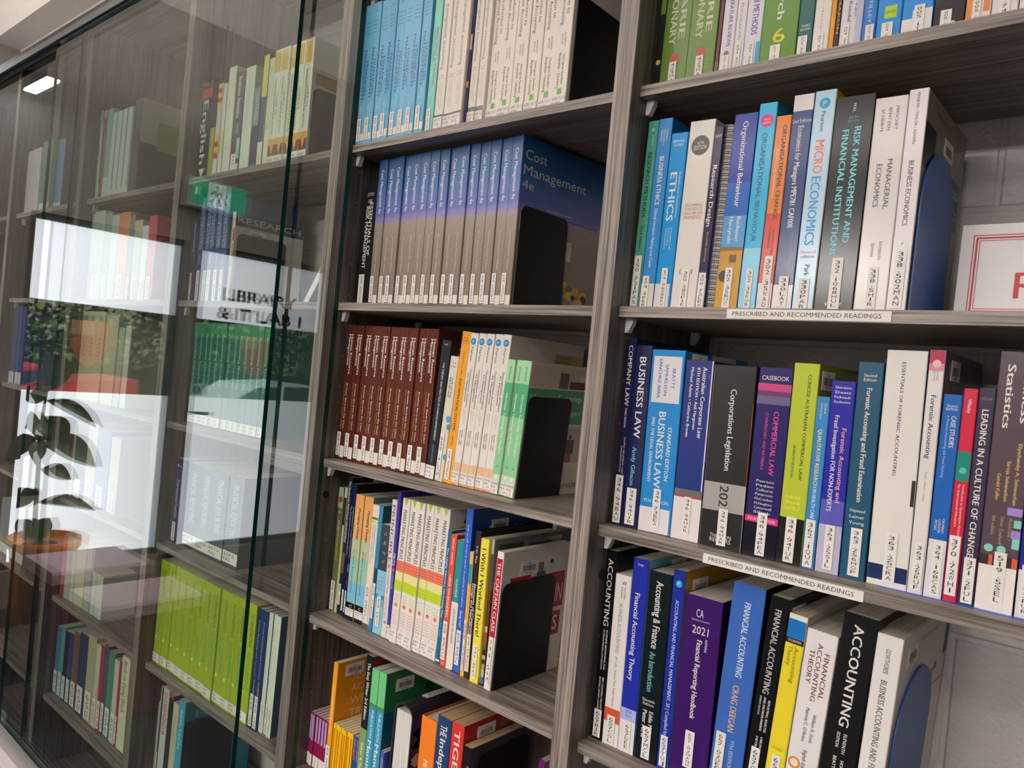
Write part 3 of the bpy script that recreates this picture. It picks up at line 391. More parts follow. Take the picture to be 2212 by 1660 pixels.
BK(1,'e6e0ea',0,128.5,23.04,262,204,29.7,12,'white research methods paperback with blue foot',None,(('d', 'Research and METHODS', 0.55, 0.45, 0.8, 0.4, '3a3a98'), ('p', 0.75, 1, 0.84, 1, '4a9ad8'), ('L', '001.42SAU', 0.25, 0.65, 0.84, 0.99)),{})
BK(1,'5f8838',0,152.2,48.82,262,204,30.0,12,'thick green research book with yellow six',None,(('d', 'Research', 0.5, 0.4, 0.75, 0.2, 'e9e4dc'), ('h', '6', 0.5, 0.83, 0.34, 0.075, 'e4d82c'), ('L', '001.42SEK', 0.3, 0.58, 0.88, 0.995)),{})
BK(1,'1f5a5c',0,201.7,19.55,239,186,30.3,12,'dark teal third edition book',None,(('h', 'THIRD', 0.5, 0.795, 0.6, 0.014, 'e9e4dc'), ('h', 'EDITION', 0.5, 0.815, 0.65, 0.014, 'e9e4dc'), ('L', '001.42TAB', 0.1, 0.72, 0.85, 0.99)),{})
BK(1,'ebe3dc',0,221.9,20.43,241,188,30.7,12,'cream paperback with dotted lettering',None,(('d', 'research design', 0.5, 0.5, 0.86, 0.12, 'b0a8a4'), ('L', '001.42BER', 0.25, 0.7, 0.86, 0.99)),{})
BK(1,'e09a34',0,243.0,5.70,237,185,31.0,12,'thin orange paperback beside black one',None,(),{})
BK(1,'2a2624',0,249.2,5.70,248,194,31.3,12,'thin black paperback with gold capitals',None,(('d', 'MARON', 0.6, 0.7, 0.88, 0.5, 'c8a050'),),{})
BK(1,'dfd8dc',0,255.4,26.19,236,184,31.7,12,'pale grey paperback with author names',None,(('d', 'Margaret E. Kato', 0.7, 0.55, 0.8, 0.16, '5a4a58'), ('d', 'Jole E. Kendal', 0.4, 0.6, 0.82, 0.16, '5a4a58'), ('p', 0.7, 1, 0.5, 1, 'b8bcd4'), ('L', '004.21KEN', 0.15, 0.45, 0.84, 0.99)),{})
BK(1,'2a70bc',0,282.2,16.04,249,194,32.0,12,'mid blue paperback with blue capitals',None,(('d', 'IT TILLEY', 0.5, 0.7, 0.86, 0.3, '9cc8ec'), ('L', '004.21TIL', 0.3, 0.9, 0.87, 0.99)),{})
BK(1,'2486d0',0,298.8,27.98,254,198,32.3,12,'bright blue paperback with lime edition badge',None,(('p', 0.3, 0.8, 0.8, 0.86, 'a8c838'), ('h', 'EDITION', 0.55, 0.83, 0.4, 0.014, '3a5a20'), ('L', '004.DSXA', 0.25, 0.7, 0.88, 0.99)),{})
BK(1,'2a8cd8',0,327.4,33.42,243,190,32.7,12,'white footed blue paperback with large sticker',None,(('p', 0, 1, 0.88, 1, 'e8e4e0'), ('p', 0.35, 1, 0.84, 0.9, 'e8e4e0'), ('L', '005.1TOM', 0.4, 0.75, 0.82, 0.99)),{})
BK(1,'28262c',0,361.7,32.76,255,199,33.0,12,'black paperback with rounded white sticker',None,(('o', 0.62, 0.95, 0.14, 'c8c4c0'), ('L', '005.133', 0.25, 0.6, 0.88, 0.985)),{})
BK(1,'e8dcd2',0,395.4,24.71,253,197,33.3,12,'cream paperback with orange corner blocks',None,(('p', 0, 0.25, 0.8, 0.95, 'e08850'), ('p', 0.7, 0.95, 0.8, 0.92, 'e08850'), ('L', '005.51F', 0.3, 0.6, 0.86, 0.995)),{})
BK(1,'e6dfe2',0,421.1,25.17,236,184,33.7,12,'white paperback with large stacked sticker letters',None,(('L', '005.741W', 0.3, 0.7, 0.8, 0.995),),{})
BK(1,'e8e0de',0,447.5,24.50,252,196,34.0,12,'white paperback cut by the photo edge on top',None,(('L', '005.8', 0.2, 0.5, 0.85, 0.99),),{})
ROW('R2',1.6000,'second shelf of right bay')
BK(1,'4fa189',0,-10.8,16.74,275,215,22.0,18,'slim green research methods paperback at the left end',None,(('d', 'RESEARCH METHODS', 0.5, 0.168, 0.515, 0.38, '1b1a1c'), ('d', 'Third edition', 0.5, 0.553, 0.683, 0.3, '1c2a28'), ('d', 'palgrave', 0.62, 0.08, 0.13, 0.12, 'd4ece4'), ('h', '#', 0.5, 0.045, 0.3, 0.02, 'e4f4ee'), ('L', '150.721PAS', 0.15, 0.85, 0.72, 0.99)),{})
BK(1,'3a8ccf',0,6.4,22.27,276,216,22.9,17,'blue business ethics paperback with white foot',None,(('d', 'BUSINESS ETHICS', 0.5, 0.2, 0.455, 0.34, 'e9e4dc'), ('d', 'Ethical Decision Making and Cases', 0.5, 0.475, 0.785, 0.22, 'cfe4f6'), ('d', 'FERRELL', 0.7, 0.055, 0.12, 0.12, 'e9e4dc'), ('d', 'FRAEDRICH', 0.5, 0.055, 0.14, 0.12, 'e9e4dc'), ('d', 'FERRELL', 0.3, 0.06, 0.125, 0.12, 'e9e4dc'), ('p', 0, 1, 0.87, 1, 'e2dcd8'), ('L', '174.4FER', 0.1, 0.6, 0.83, 1)),{'cov': '1e5f9e'})
BK(1,'1f94d8',0,29.2,26.56,252,197,23.8,17,'bright blue ethics textbook, shorter than neighbours',None,(('h', 'BROOKS', 0.5, 0.045, 0.66, 0.016, 'e9e4dc'), ('h', 'DUNN', 0.5, 0.067, 0.5, 0.016, 'e9e4dc'), ('d', 'ETHICS', 0.42, 0.225, 0.5, 0.42, 'e9e4dc'), ('d', 'BUSINESS AND PROFESSIONAL', 0.78, 0.225, 0.485, 0.1, 'e9e4dc'), ('d', 'FOR DIRECTORS,', 0.62, 0.54, 0.67, 0.09, 'e9e4dc'), ('d', 'EXECUTIVES &', 0.46, 0.54, 0.64, 0.09, 'e9e4dc'), ('d', 'ACCOUNTANTS', 0.3, 0.54, 0.66, 0.09, 'e9e4dc'), ('p', 0, 0.9, 0.86, 1, 'e2dcd8'), ('L', '174.9658BRO', 0.35, 0.72, 0.77, 0.995)),{})
BK(1,'e9e2da',0,56.3,38.79,265,206,24.8,20,'thick cream statistics textbook with dark edition disc',None,(('o', 0.5, 0.132, 0.36, '4a4648'), ('h', '6TH', 0.5, 0.118, 0.25, 0.018, 'e9e4dc'), ('h', 'EDITION', 0.5, 0.142, 0.5, 0.024, 'e9e4dc'), ('h', 'DISCOVERING', 0.5, 0.448, 0.75, 0.017, 'b0484c'), ('h', 'STATISTICS', 0.5, 0.47, 0.7, 0.017, '5a8f7a'), ('h', 'USING IBM SPSS', 0.5, 0.492, 0.78, 0.015, 'a85a58'), ('h', 'STATISTICS', 0.5, 0.514, 0.7, 0.017, 'b0484c'), ('h', '[', 0.28, 0.8, 0.06, 0.02, '4a4648'), ('h', ']', 0.72, 0.8, 0.06, 0.02, '4a4648'), ('L', '300.285FIE', 0.36, 0.66, 0.79, 0.995)),{'cov': 'bdb4b0'})
BK(1,'38304f',0,95.6,12.78,253,198,25.7,19,'dark purple research design paperback',None,(('h', 'LEAVY', 0.5, 0.05, 0.75, 0.018, 'e9e4dc'), ('d', 'Research Design', 0.5, 0.21, 0.545, 0.5, 'e9e4dc'), ('d', 'SECOND EDITION', 0.5, 0.575, 0.74, 0.18, 'd8c040'), ('p', 0, 1, 0.79, 0.83, '3c3590'), ('p', 0, 1, 0.83, 1, 'e4e0e0'), ('L', '300.72LEA', 0.1, 0.9, 0.8, 0.995)),{})
BK(1,'SPIRAL',0,108.8,13.03,257,200,26.6,20,'wire bound grey paged manual',None,(),{'spiral': 1})
BK(1,'2d3f9c',0,122.6,33.47,266,208,27.5,18,'royal blue organizational behaviour textbook with desert photo foot',None,(('p', 0, 1, 0.35, 0.52, '3266b8'), ('p', 0, 1, 0.52, 0.68, '5a9ccf'), ('p', 0, 1, 0.68, 1, 'c4963a'), ('p', 0, 1, 0.68, 0.7, '8a6a3c'), ('p', 0.45, 0.75, 0.72, 0.76, '6a5636'), ('d', 'Organizational Behaviour', 0.52, 0.04, 0.475, 0.24, 'e9e4dc'), ('d', 'Buchanan', 0.68, 0.525, 0.65, 0.17, 'e9e4dc'), ('d', 'Huczynski', 0.36, 0.525, 0.66, 0.17, 'e9e4dc'), ('o', 0.3, 0.83, 0.24, '3a2f28'), ('L', '302.35BUC', 0.36, 0.68, 0.785, 0.99)),{})
BK(1,'3cb4dc',0,156.6,24.44,276,215,28.5,17,'sky blue organisational behaviour textbook with pink edition badge',None,(('o', 0.5, 0.085, 0.36, 'd8288c'), ('h', '10th', 0.5, 0.078, 0.36, 0.012, 'e9e4dc'), ('h', 'edition', 0.5, 0.094, 0.5, 0.012, 'e9e4dc'), ('d', 'ORGANISATIONAL BEHAVIOUR', 0.48, 0.145, 0.67, 0.3, '1f5a86'), ('h', 'Robbins', 0.5, 0.72, 0.6, 0.013, '1f5a86'), ('h', 'Judge', 0.5, 0.753, 0.6, 0.013, '1f5a86'), ('h', 'Millett', 0.5, 0.786, 0.6, 0.013, '1f5a86'), ('h', 'Campbell', 0.5, 0.819, 0.6, 0.013, '1f5a86'), ('p', 0, 1, 0.7, 1, '8cd0e8'), ('L', '302.35ROB', 0.34, 0.7, 0.8, 0.99)),{'cov': '1f86b0'})
BK(1,'e08038',0,181.5,20.25,256,199,29.4,17,'orange to red organisational change textbook',None,(('p', 0, 1, 0.5, 0.86, 'd4473c'), ('p', 0, 1, 0.86, 1, 'e4d8d8'), ('d', 'ORGANISATIONAL CHANGE', 0.64, 0.05, 0.535, 0.3, '2a2020'), ('d', 'DEVELOPMENT AND TRANSFORMATION', 0.3, 0.165, 0.42, 0.14, 'f4e0cc'), ('d', 'WADDELL | CREED', 0.66, 0.58, 0.72, 0.16, '3a2420'), ('d', 'CUMMINGS', 0.4, 0.57, 0.68, 0.14, '3a2420'), ('L', '302.35WAD', 0.3, 0.85, 0.72, 0.995)),{})
BK(1,'2f4474',0,202.3,26.40,280,218,30.3,16,'navy economics for managers textbook with white cap',None,(('p', 0, 1, 0, 0.075, 'e6dedd'), ('h', '2nd Edition', 0.5, 0.12, 0.9, 0.018, 'e9e4dc'), ('d', 'Economics for Managers MPE781 CAF008', 0.5, 0.145, 0.615, 0.28, 'e9e4dc'), ('d', 'Compiled by David Wilson', 0.66, 0.64, 0.8, 0.06, '8a94b0'), ('p', 0, 1, 0.88, 1, 'e4dadc'), ('L', '330LAY', 0.28, 0.76, 0.84, 0.98)),{})
BK(1,'bcdaee',0,229.0,26.62,281,219,31.2,16,'pale blue economics textbook with orange and blue title',None,(('o', 0.5, 0.058, 0.26, '1a96c4'), ('h', 'P', 0.5, 0.058, 0.16, 0.024, 'e9e4dc'), ('d', 'Pearson', 0.5, 0.095, 0.185, 0.2, '33586f'), ('d', 'MICRO', 0.5, 0.225, 0.375, 0.46, 'e8783f'), ('d', 'ECONOMICS', 0.5, 0.39, 0.7, 0.46, '2a8fd0'), ('h', 'Second', 0.5, 0.73, 0.72, 0.015, 'd8603a'), ('h', 'edition', 0.5, 0.751, 0.65, 0.015, '4a4a5a'), ('d', 'Park', 0.55, 0.79, 0.84, 0.26, '3a4a5a'), ('L', '330PAR', 0.25, 0.75, 0.85, 0.995)),{'cov': 'c8b414'})
BK(1,'18191b',0,256.6,47.21,268,209,32.2,14,'thick black risk management textbook with turquoise title',None,(('d', 'HULL', 0.5, 0.035, 0.075, 0.07, 'e9e4dc'), ('h', 'SIXTH', 0.5, 0.1, 0.25, 0.012, '6a90b0'), ('h', 'EDITION', 0.5, 0.116, 0.28, 0.012, '6a90b0'), ('d', 'RISK MANAGEMENT AND', 0.64, 0.145, 0.68, 0.17, '72d2d6'), ('d', 'FINANCIAL INSTITUTIONS', 0.34, 0.155, 0.74, 0.17, '72d2d6'), ('h', 'WILEY', 0.5, 0.965, 0.45, 0.02, 'e9e4dc'), ('L', '332.1068HUL', 0.37, 0.66, 0.75, 0.99)),{})
BK(1,'e2dad8',0,304.5,36.58,260,203,33.1,12,'white managerial economics textbook',None,(('d', 'HIRSCHEY', 0.72, 0.045, 0.155, 0.1, '6a6464'), ('d', 'BENTZEN', 0.5, 0.05, 0.155, 0.1, '6a6464'), ('d', 'SCHEIBYE', 0.28, 0.055, 0.16, 0.1, '6a6464'), ('d', 'MANAGERIAL', 0.66, 0.29, 0.52, 0.17, '4a4446'), ('d', 'ECONOMICS', 0.34, 0.31, 0.51, 0.17, '4a4446'), ('d', 'SIXTEENTH', 0.64, 0.67, 0.755, 0.09, '6a6464'), ('d', 'EDITION', 0.4, 0.68, 0.74, 0.09, '6a6464'), ('L', '338.5HIR', 0.37, 0.68, 0.79, 0.98)),{})
BK(1,'ece3e6',0,341.5,21.20,265,207,34.0,12,'white business economics textbook curling by the blue bookend',None,(('d', 'MANKIW • TAYLOR • ASHWIN', 0.5, 0.015, 0.245, 0.16, '5a5458'), ('d', 'BUSINESS ECONOMICS', 0.5, 0.32, 0.61, 0.28, '3a3638'), ('h', 'F', 0.5, 0.69, 0.1, 0.012, '5a5458'), ('L', '338.502MAN', 0.2, 0.8, 0.71, 0.98)),{'cov': '867c70', 'ritems': (('rp', 0.0, 0.25, 0.14, 0.34, '26282a'), ('rp', 0.3, 0.95, 0.26, 0.5, '2e3134'), ('rt', 'BUSINESS', 0.35, 0.92, 0.32, 0.04, 'c8c4bc'), ('rt', 'ECONOMICS', 0.35, 0.92, 0.42, 0.04, 'c8c4bc'), ('rb', 0.45, 0.12, '00911'), ('rt', 'MANKIW', 0.2, 0.5, 0.06, 0.02, '4a443c'))})
ROW('R3',1.2791,'third shelf of right bay')
BK(1,'22224c',0,-8.3,16.09,277,216,28.0,-9,'slim navy company law paperback at the left end',None,(('d', 'COMPANY LAW', 0.5, 0.04, 0.365, 0.46, 'e9e4dc'), ('d', 'THIRD EDITION', 0.5, 0.375, 0.48, 0.2, 'e9e4dc'), ('d', 'CHAPPLE | BAUMFIELD | COPP', 0.65, 0.53, 0.73, 0.16, 'e9e4dc'), ('d', 'KAMALNATH | FLOYD', 0.38, 0.58, 0.72, 0.16, 'e9e4dc'), ('L', '346.94BAU', 0.1, 0.9, 0.735, 0.99)),{'cov': '10123a'})
BK(1,'1e2450',0,8.1,27.11,267,208,28.4,-9,'dark navy business law paperback',None,(('d', 'BUSINESS LAW', 0.5, 0.065, 0.51, 0.42, 'e9e4dc'), ('d', 'Andy Gibson', 0.45, 0.56, 0.77, 0.27, '72c0d8'), ('L', '346.94GIB', 0.22, 0.82, 0.785, 0.985)),{})
BK(1,'1f88d0',0,36.1,52.96,262,204,28.8,-11,'thick bright blue business law hardback with white author panel',None,(('p', 0.08, 0.93, 0.035, 0.29, 'e8e2e6'), ('d', 'BEATTY', 0.72, 0.1, 0.21, 0.1, '2a6fb5'), ('d', 'SAMUELSON', 0.5, 0.08, 0.25, 0.1, '2a6fb5'), ('d', 'SANCHEZ ABRIL', 0.3, 0.05, 0.27, 0.1, '2a6fb5'), ('d', 'STANDARD EDITION', 0.74, 0.42, 0.71, 0.12, 'e9e4dc'), ('d', 'BUSINESS LAW', 0.48, 0.34, 0.755, 0.22, 'e9e4dc'), ('d', 'AND THE LEGAL ENVIRONMENT', 0.22, 0.37, 0.73, 0.1, 'e9e4dc'), ('h', '9TH EDITION', 0.5, 0.83, 0.75, 0.02, 'e9e4dc'), ('p', 0.02, 0.94, 0.865, 1, 'e8e2e2'), ('L', '346.73BEA', 0.42, 0.65, 0.76, 0.97)),{'cov': '1870b4', 'ritems': (('rb', 0.1, 0.01, '00522'), ('rp', 0.4, 0.8, 0, 0.05, 'c8c4d0')), 'hard': 1})
BK(1,'1c3078',0,89.6,43.16,250,195,29.1,-4,'dark blue corporate law textbook with white foot',None,(('d', 'Australian Corporate Law', 0.7, 0.035, 0.43, 0.15, 'e9e4dc'), ('d', '8TH EDITION • Anil Hargovan', 0.48, 0.04, 0.385, 0.11, 'e9e4dc'), ('d', 'Michael Adams • Catherine Brown', 0.26, 0.04, 0.43, 0.11, 'e9e4dc'), ('p', 0.93, 0.97, 0, 0.735, 'e8e2e2'), ('p', 0, 1, 0.72, 0.755, '6a6866'), ('p', 0, 1, 0.755, 0.765, 'c03a58'), ('p', 0, 1, 0.765, 1, 'e9e2e1'), ('L', '346.94HAR', 0.4, 0.65, 0.76, 0.965)),{'cov': '0d0f16'})
BK(1,'262627',0,133.8,60.28,246,192,29.5,-7,'very thick black corporations legislation book',None,(('d', 'Corporations Legislation', 0.52, 0.13, 0.575, 0.15, 'd8d4d0'), ('p', 0, 1, 0.645, 0.8, 'a9a3a0'), ('d', '2021', 0.5, 0.66, 0.8, 0.22, '2a2828'), ('h', 'THOMSON', 0.5, 0.935, 0.5, 0.022, 'e9e4dc'), ('h', 'REUTERS', 0.5, 0.958, 0.5, 0.022, 'e9e4dc'), ('p', 0, 0.012, 0, 1, 'c8a088'), ('p', 0.985, 1, 0.2, 0.65, 'd86a4a'), ('p', 0.985, 1, 0.65, 1, 'd8d4d0'), ('L', '346.94HAR', 0.42, 0.64, 0.785, 0.985)),{})
BK(1,'27225e',0,195.1,44.86,247,193,29.9,3,'purple casebook with lavender field photo',None,(('h', 'CASEBOOK', 0.5, 0.055, 0.8, 0.024, 'e9e4dc'), ('p', 0, 1, 0.085, 0.125, 'c24a82'), ('p', 0, 1, 0.125, 0.15, '6a3a6a'), ('p', 0, 1, 0.15, 0.195, '6a6288'), ('d', 'COMMERCIAL LAW', 0.64, 0.23, 0.565, 0.16, 'e0458e'), ('d', 'COMMENTARY AND MATERIALS', 0.36, 0.24, 0.54, 0.09, 'c8408c'), ('h', 'Pearson', 0.5, 0.6, 0.52, 0.014, 'e9e4dc'), ('h', 'Peden', 0.5, 0.623, 0.52, 0.014, 'e9e4dc'), ('h', 'Tolhurst', 0.5, 0.647, 0.52, 0.014, 'e9e4dc'), ('h', 'Paterson', 0.5, 0.67, 0.52, 0.014, 'e9e4dc'), ('h', 'McCracken', 0.5, 0.694, 0.52, 0.014, 'e9e4dc'), ('h', 'McNaughton', 0.5, 0.718, 0.52, 0.014, 'e9e4dc'), ('h', 'Catterwell', 0.5, 0.741, 0.52, 0.014, 'e9e4dc'), ('h', 'Silink', 0.5, 0.764, 0.52, 0.014, 'e9e4dc'), ('p', 0, 1, 0.785, 0.82, 'e0387c'), ('h', 'FOURTH EDITION', 0.5, 0.803, 0.8, 0.016, 'e9e4dc'), ('p', 0, 1, 0.82, 1, '141322'), ('L', '346.94PEA', 0.4, 0.68, 0.765, 0.99)),{})
BK(1,'b8c63c',0,240.5,32.16,255,199,30.3,2,'lime green commercial law textbook',None,(('d', 'CONCISE AUSTRALIAN COMMERCIAL LAW', 0.66, 0.055, 0.58, 0.14, '2a2e18'), ('d', 'SEVENTH EDITION', 0.32, 0.41, 0.57, 0.1, '3a3e20'), ('h', 'TURNER', 0.45, 0.668, 0.62, 0.017, 'f0ec50'), ('h', 'TRONE', 0.45, 0.694, 0.62, 0.017, 'f0ec50'), ('h', 'GAMBLE', 0.45, 0.72, 0.62, 0.017, 'f0ec50'), ('p', 0, 1, 0.77, 1, '1c1c1a'), ('L', '346.94TUR', 0.3, 0.7, 0.765, 0.99)),{'cov': '8a8a14', 'ritems': (('rb', 0.05, 0.03, '00779'),)})
BK(1,'3c88c6',0,273.2,15.74,215,167,30.6,1,'blue qualitative research paperback, lower than neighbours',None,(('d', 'EDITED BY', 0.7, 0.04, 0.1, 0.14, 'e9e4dc'), ('d', 'POPE & MAYS', 0.4, 0.04, 0.13, 0.14, 'e9e4dc'), ('d', 'QUALITATIVE RESEARCH', 0.5, 0.19, 0.53, 0.32, 'f0e272'), ('d', 'IN HEALTH CARE', 0.5, 0.54, 0.71, 0.3, 'd8e8f4'), ('L', '362.1QUA', 0.12, 0.85, 0.715, 0.99)),{'cov': '3a2a4a'})
BK(1,'2b2ba0',0,290.0,28.44,236,184,31.0,-3,'violet blue forensic fraud paperback fading to white',None,(('p', 0, 1, 0.62, 0.75, '5a5ab4'), ('p', 0, 1, 0.75, 1, 'bcb8d2'), ('h', 'Silverstone', 0.5, 0.033, 0.68, 0.015, 'e9e4dc'), ('h', 'Sheetz', 0.5, 0.058, 0.68, 0.015, 'e9e4dc'), ('h', 'Pedneault', 0.5, 0.083, 0.68, 0.015, 'e9e4dc'), ('h', 'Rudewicz', 0.5, 0.108, 0.68, 0.015, 'e9e4dc'), ('d', 'Forensic Accounting and', 0.7, 0.245, 0.63, 0.2, 'f0a888'), ('d', 'Fraud Investigation FOR NON-EXPERTS', 0.36, 0.18, 0.68, 0.2, 'e9e4dc'), ('L', '363.25SIL', 0.32, 0.72, 0.75, 0.98)),{})
BK(1,'24526f',0,319.3,28.81,261,204,31.4,-3,'steel blue forensic examination textbook',None,(('h', 'Second', 0.5, 0.06, 0.5, 0.015, 'e9e4dc'), ('h', 'Edition', 0.5, 0.08, 0.5, 0.015, 'e9e4dc'), ('d', 'Forensic Accounting and Fraud Examination', 0.52, 0.12, 0.645, 0.22, 'ece4cc'), ('h', 'Hopwood', 0.5, 0.685, 0.6, 0.016, 'e9e4dc'), ('h', 'Leiner', 0.5, 0.713, 0.6, 0.016, 'e9e4dc'), ('h', 'Young', 0.5, 0.741, 0.6, 0.016, 'e9e4dc'), ('L', '363.256HOP', 0.33, 0.78, 0.765, 0.985)),{'cov': '1a4a6a'})
BK(1,'ebe5de',0,350.5,43.60,277,216,31.8,-5,'thick white forensic essentials textbook with navy foot band',None,(('d', 'ESSENTIALS OF FORENSIC ACCOUNTING', 0.45, 0.05, 0.53, 0.09, '3a3a40'), ('p', 0, 1, 0.91, 0.975, '1f3058'), ('p', 0.9, 1, 0.54, 0.65, '3a3438'), ('L', '363.25CRA', 0.4, 0.7, 0.77, 0.98)),{'cov': '2a5a78'})
BK(1,'e9e2e0',0,394.7,15.94,279,217,32.1,0,'white forensic accounting paperback with red cap',None,(('p', 0, 1, 0, 0.055, 'b4304a'), ('p', 0, 1, 0.055, 0.085, 'd8909c'), ('o', 0.5, 0.055, 0.28, 'e8b8b8'), ('d', 'GLOBAL', 0.62, 0.085, 0.125, 0.12, '6a5a5a'), ('d', 'EDITION', 0.4, 0.085, 0.125, 0.12, '6a5a5a'), ('d', 'Forensic Accounting', 0.5, 0.185, 0.445, 0.34, '3a3638'), ('d', 'Rufus • Miller • Hahn', 0.5, 0.5, 0.62, 0.14, '7a7474'), ('L', '363.25RUF', 0.25, 0.9, 0.79, 0.99)),{'cov': '6a6464', 'ritems': (('rb', 0.15, 0.03, '00631'),)})
BK(1,'2262b2',0,411.4,18.79,230,180,32.5,6,'mid blue case studies paperback',None,(('h', 'Second', 0.5, 0.055, 0.55, 0.013, 'e9e4dc'), ('h', 'EDITION', 0.5, 0.072, 0.6, 0.013, 'e9e4dc'), ('d', 'CASE STUDIES', 0.66, 0.105, 0.26, 0.26, 'e9e4dc'), ('d', 'in Forensic Accounting and Fraud Auditing', 0.36, 0.105, 0.41, 0.14, 'b8d0ec'), ('d', 'CRUMBLEY', 0.7, 0.61, 0.68, 0.13, 'e9e4dc'), ('d', 'LaGRAIZE', 0.5, 0.615, 0.68, 0.13, 'e9e4dc'), ('d', 'PETERS', 0.3, 0.62, 0.67, 0.13, 'e9e4dc'), ('p', 0, 1, 0.715, 1, 'e6e0e2'), ('L', '364.168CAS', 0.3, 0.85, 0.725, 0.99)),{})
BK(1,'cc2c46',0,430.8,13.98,238,186,32.9,6,'red quantitative analysis paperback with teal block',None,(('d', 'Whatley', 0.5, 0.05, 0.115, 0.28, 'f0d0d4'), ('p', 0, 1, 0.295, 0.435, '1c8678'), ('o', 0.5, 0.385, 0.26, '5ab8a8'), ('d', 'Introduction to Quantitative Analysis', 0.68, 0.45, 0.69, 0.18, 'f4d4d4'), ('d', 'for International Educators', 0.38, 0.45, 0.65, 0.18, 'f4d4d4'), ('L', '370.72WHI', 0.1, 0.9, 0.69, 0.97)),{})
BK(1,'3c334a',0,445.4,15.85,240,187,33.2,7,'dark plum leadership paperback with bold white title',None,(('d', 'LEADING IN A CULTURE OF CHANGE', 0.5, 0.1, 0.78, 0.42, 'e9e4dc'), ('h', 'FULLAN', 0.5, 0.05, 0.6, 0.012, '8a8060'), ('L', '371.2FUL', 0.2, 0.9, 0.78, 0.99)),{})
BK(1,'56474f',0,461.9,35.64,281,219,33.6,6,'broad brown business statistics textbook with pastel pills',None,(('d', 'Business', 0.78, 0.03, 0.27, 0.22, 'e9e4dc'), ('d', 'Statistics', 0.34, 0.05, 0.295, 0.22, 'e9e4dc'), ('d', 'Eliyathamby A. Selvanathan', 0.76, 0.35, 0.585, 0.1, 'd8b460'), ('d', 'Saroja Selvanathan', 0.52, 0.42, 0.575, 0.1, 'd8b460'), ('d', 'Gerald Keller', 0.3, 0.47, 0.575, 0.1, 'd8b460'), ('d', 'Australia /', 0.72, 0.635, 0.72, 0.1, '9a8a6a'), ('d', 'New Zealand', 0.5, 0.635, 0.74, 0.1, '9a8a6a'), ('d', '8th edition', 0.28, 0.635, 0.71, 0.1, '9a8a6a'), ('p', 0.6, 1, 0.595, 0.625, 'a488d0'), ('p', 0.8, 1, 0.64, 0.67, '86d0c4'), ('p', 0.75, 1, 0.68, 0.71, 'a488d0'), ('p', 0.8, 1, 0.71, 0.75, '86d0c4'), ('o', 0.22, 0.76, 0.12, '86d0c4'), ('o', 0.55, 0.76, 0.12, '86d0c4'), ('p', 0, 1, 0.785, 0.825, '3a2c34'), ('p', 0.25, 0.35, 0.785, 0.83, 'd8603c'), ('p', 0.85, 1, 0.785, 0.83, 'd8603c'), ('p', 0, 1, 0.825, 1, 'f0e8e0'), ('L', '519.5SEL', 0.4, 0.72, 0.77, 0.97)),{})
BK(1,'20308c',0,498.8,17.24,282,220,34.0,2,'dark blue textbook cut by the right photo edge',None,(('p', 0, 1, 0.82, 1, 'e8e4e0'), ('L', '610.73PUR', 0.2, 0.8, 0.8, 0.99)),{})
ROW('R4',0.9587,'lowest visible shelf of right bay')
BK(1,'131416',0,-7.4,18.19,281,219,27.0,-12,'slim black accounting paperback at the left end',None,(('d', 'ACCOUNTING', 0.5, 0.045, 0.4, 0.5, 'e9e4dc'), ('d', 'BUSINESS REPORTING FOR', 0.68, 0.42, 0.63, 0.16, 'e9e4dc'), ('d', 'DECISION MAKING | 5TH EDITION', 0.4, 0.42, 0.63, 0.16, 'e9e4dc'), ('d', 'BIRT | CHALMERS | MALONEY', 0.68, 0.67, 0.84, 0.16, 'e9e4dc'), ('d', 'BROOKS | BOND | OLIVER', 0.4, 0.67, 0.84, 0.16, 'e9e4dc'), ('L', '657BIR', 0.15, 0.85, 0.84, 0.985)),{'cov': '060709'})
BK(1,'efe8e3',0,11.4,27.17,250,195,27.3,-12,'white business accounting paperback with red block',None,(('d', 'macmillan', 0.68, 0.07, 0.14, 0.12, '6a6462'), ('d', 'education', 0.5, 0.07, 0.14, 0.12, '6a6462'), ('h', '#', 0.6, 0.045, 0.26, 0.02, '3a3638'), ('d', 'BUSINESS ACCOUNTING', 0.5, 0.17, 0.46, 0.24, '8aa39a'), ('d', 'Jill Collis, Andrew Holt, Roger Hussey', 0.5, 0.48, 0.77, 0.14, '8a8482'), ('p', 0, 1, 0.785, 0.865, 'da573f'), ('L', '657COL', 0.25, 0.75, 0.825, 0.99)),{'cov': 'c8c0b8'})
BK(1,'2430a2',0,39.2,26.06,280,219,27.5,-12,'royal blue accounting theory textbook with lilac band',None,(('h', 'Deegan', 0.5, 0.03, 0.36, 0.014, 'e9e4dc'), ('d', 'Financial Accounting Theory', 0.45, 0.18, 0.63, 0.32, 'e9e4dc'), ('p', 0, 1, 0.775, 0.835, 'abb6ea'), ('h', '5TH', 0.5, 0.79, 0.35, 0.017, '2a3080'), ('h', 'Edition', 0.5, 0.812, 0.4, 0.012, '2a3080'), ('p', 0, 1, 0.835, 1, 'e9e2e4'), ('L', '657DEE', 0.3, 0.75, 0.845, 0.985)),{'cov': '74b4d4', 'ritems': (('rb', 0.3, 0.02, '00365'),)})
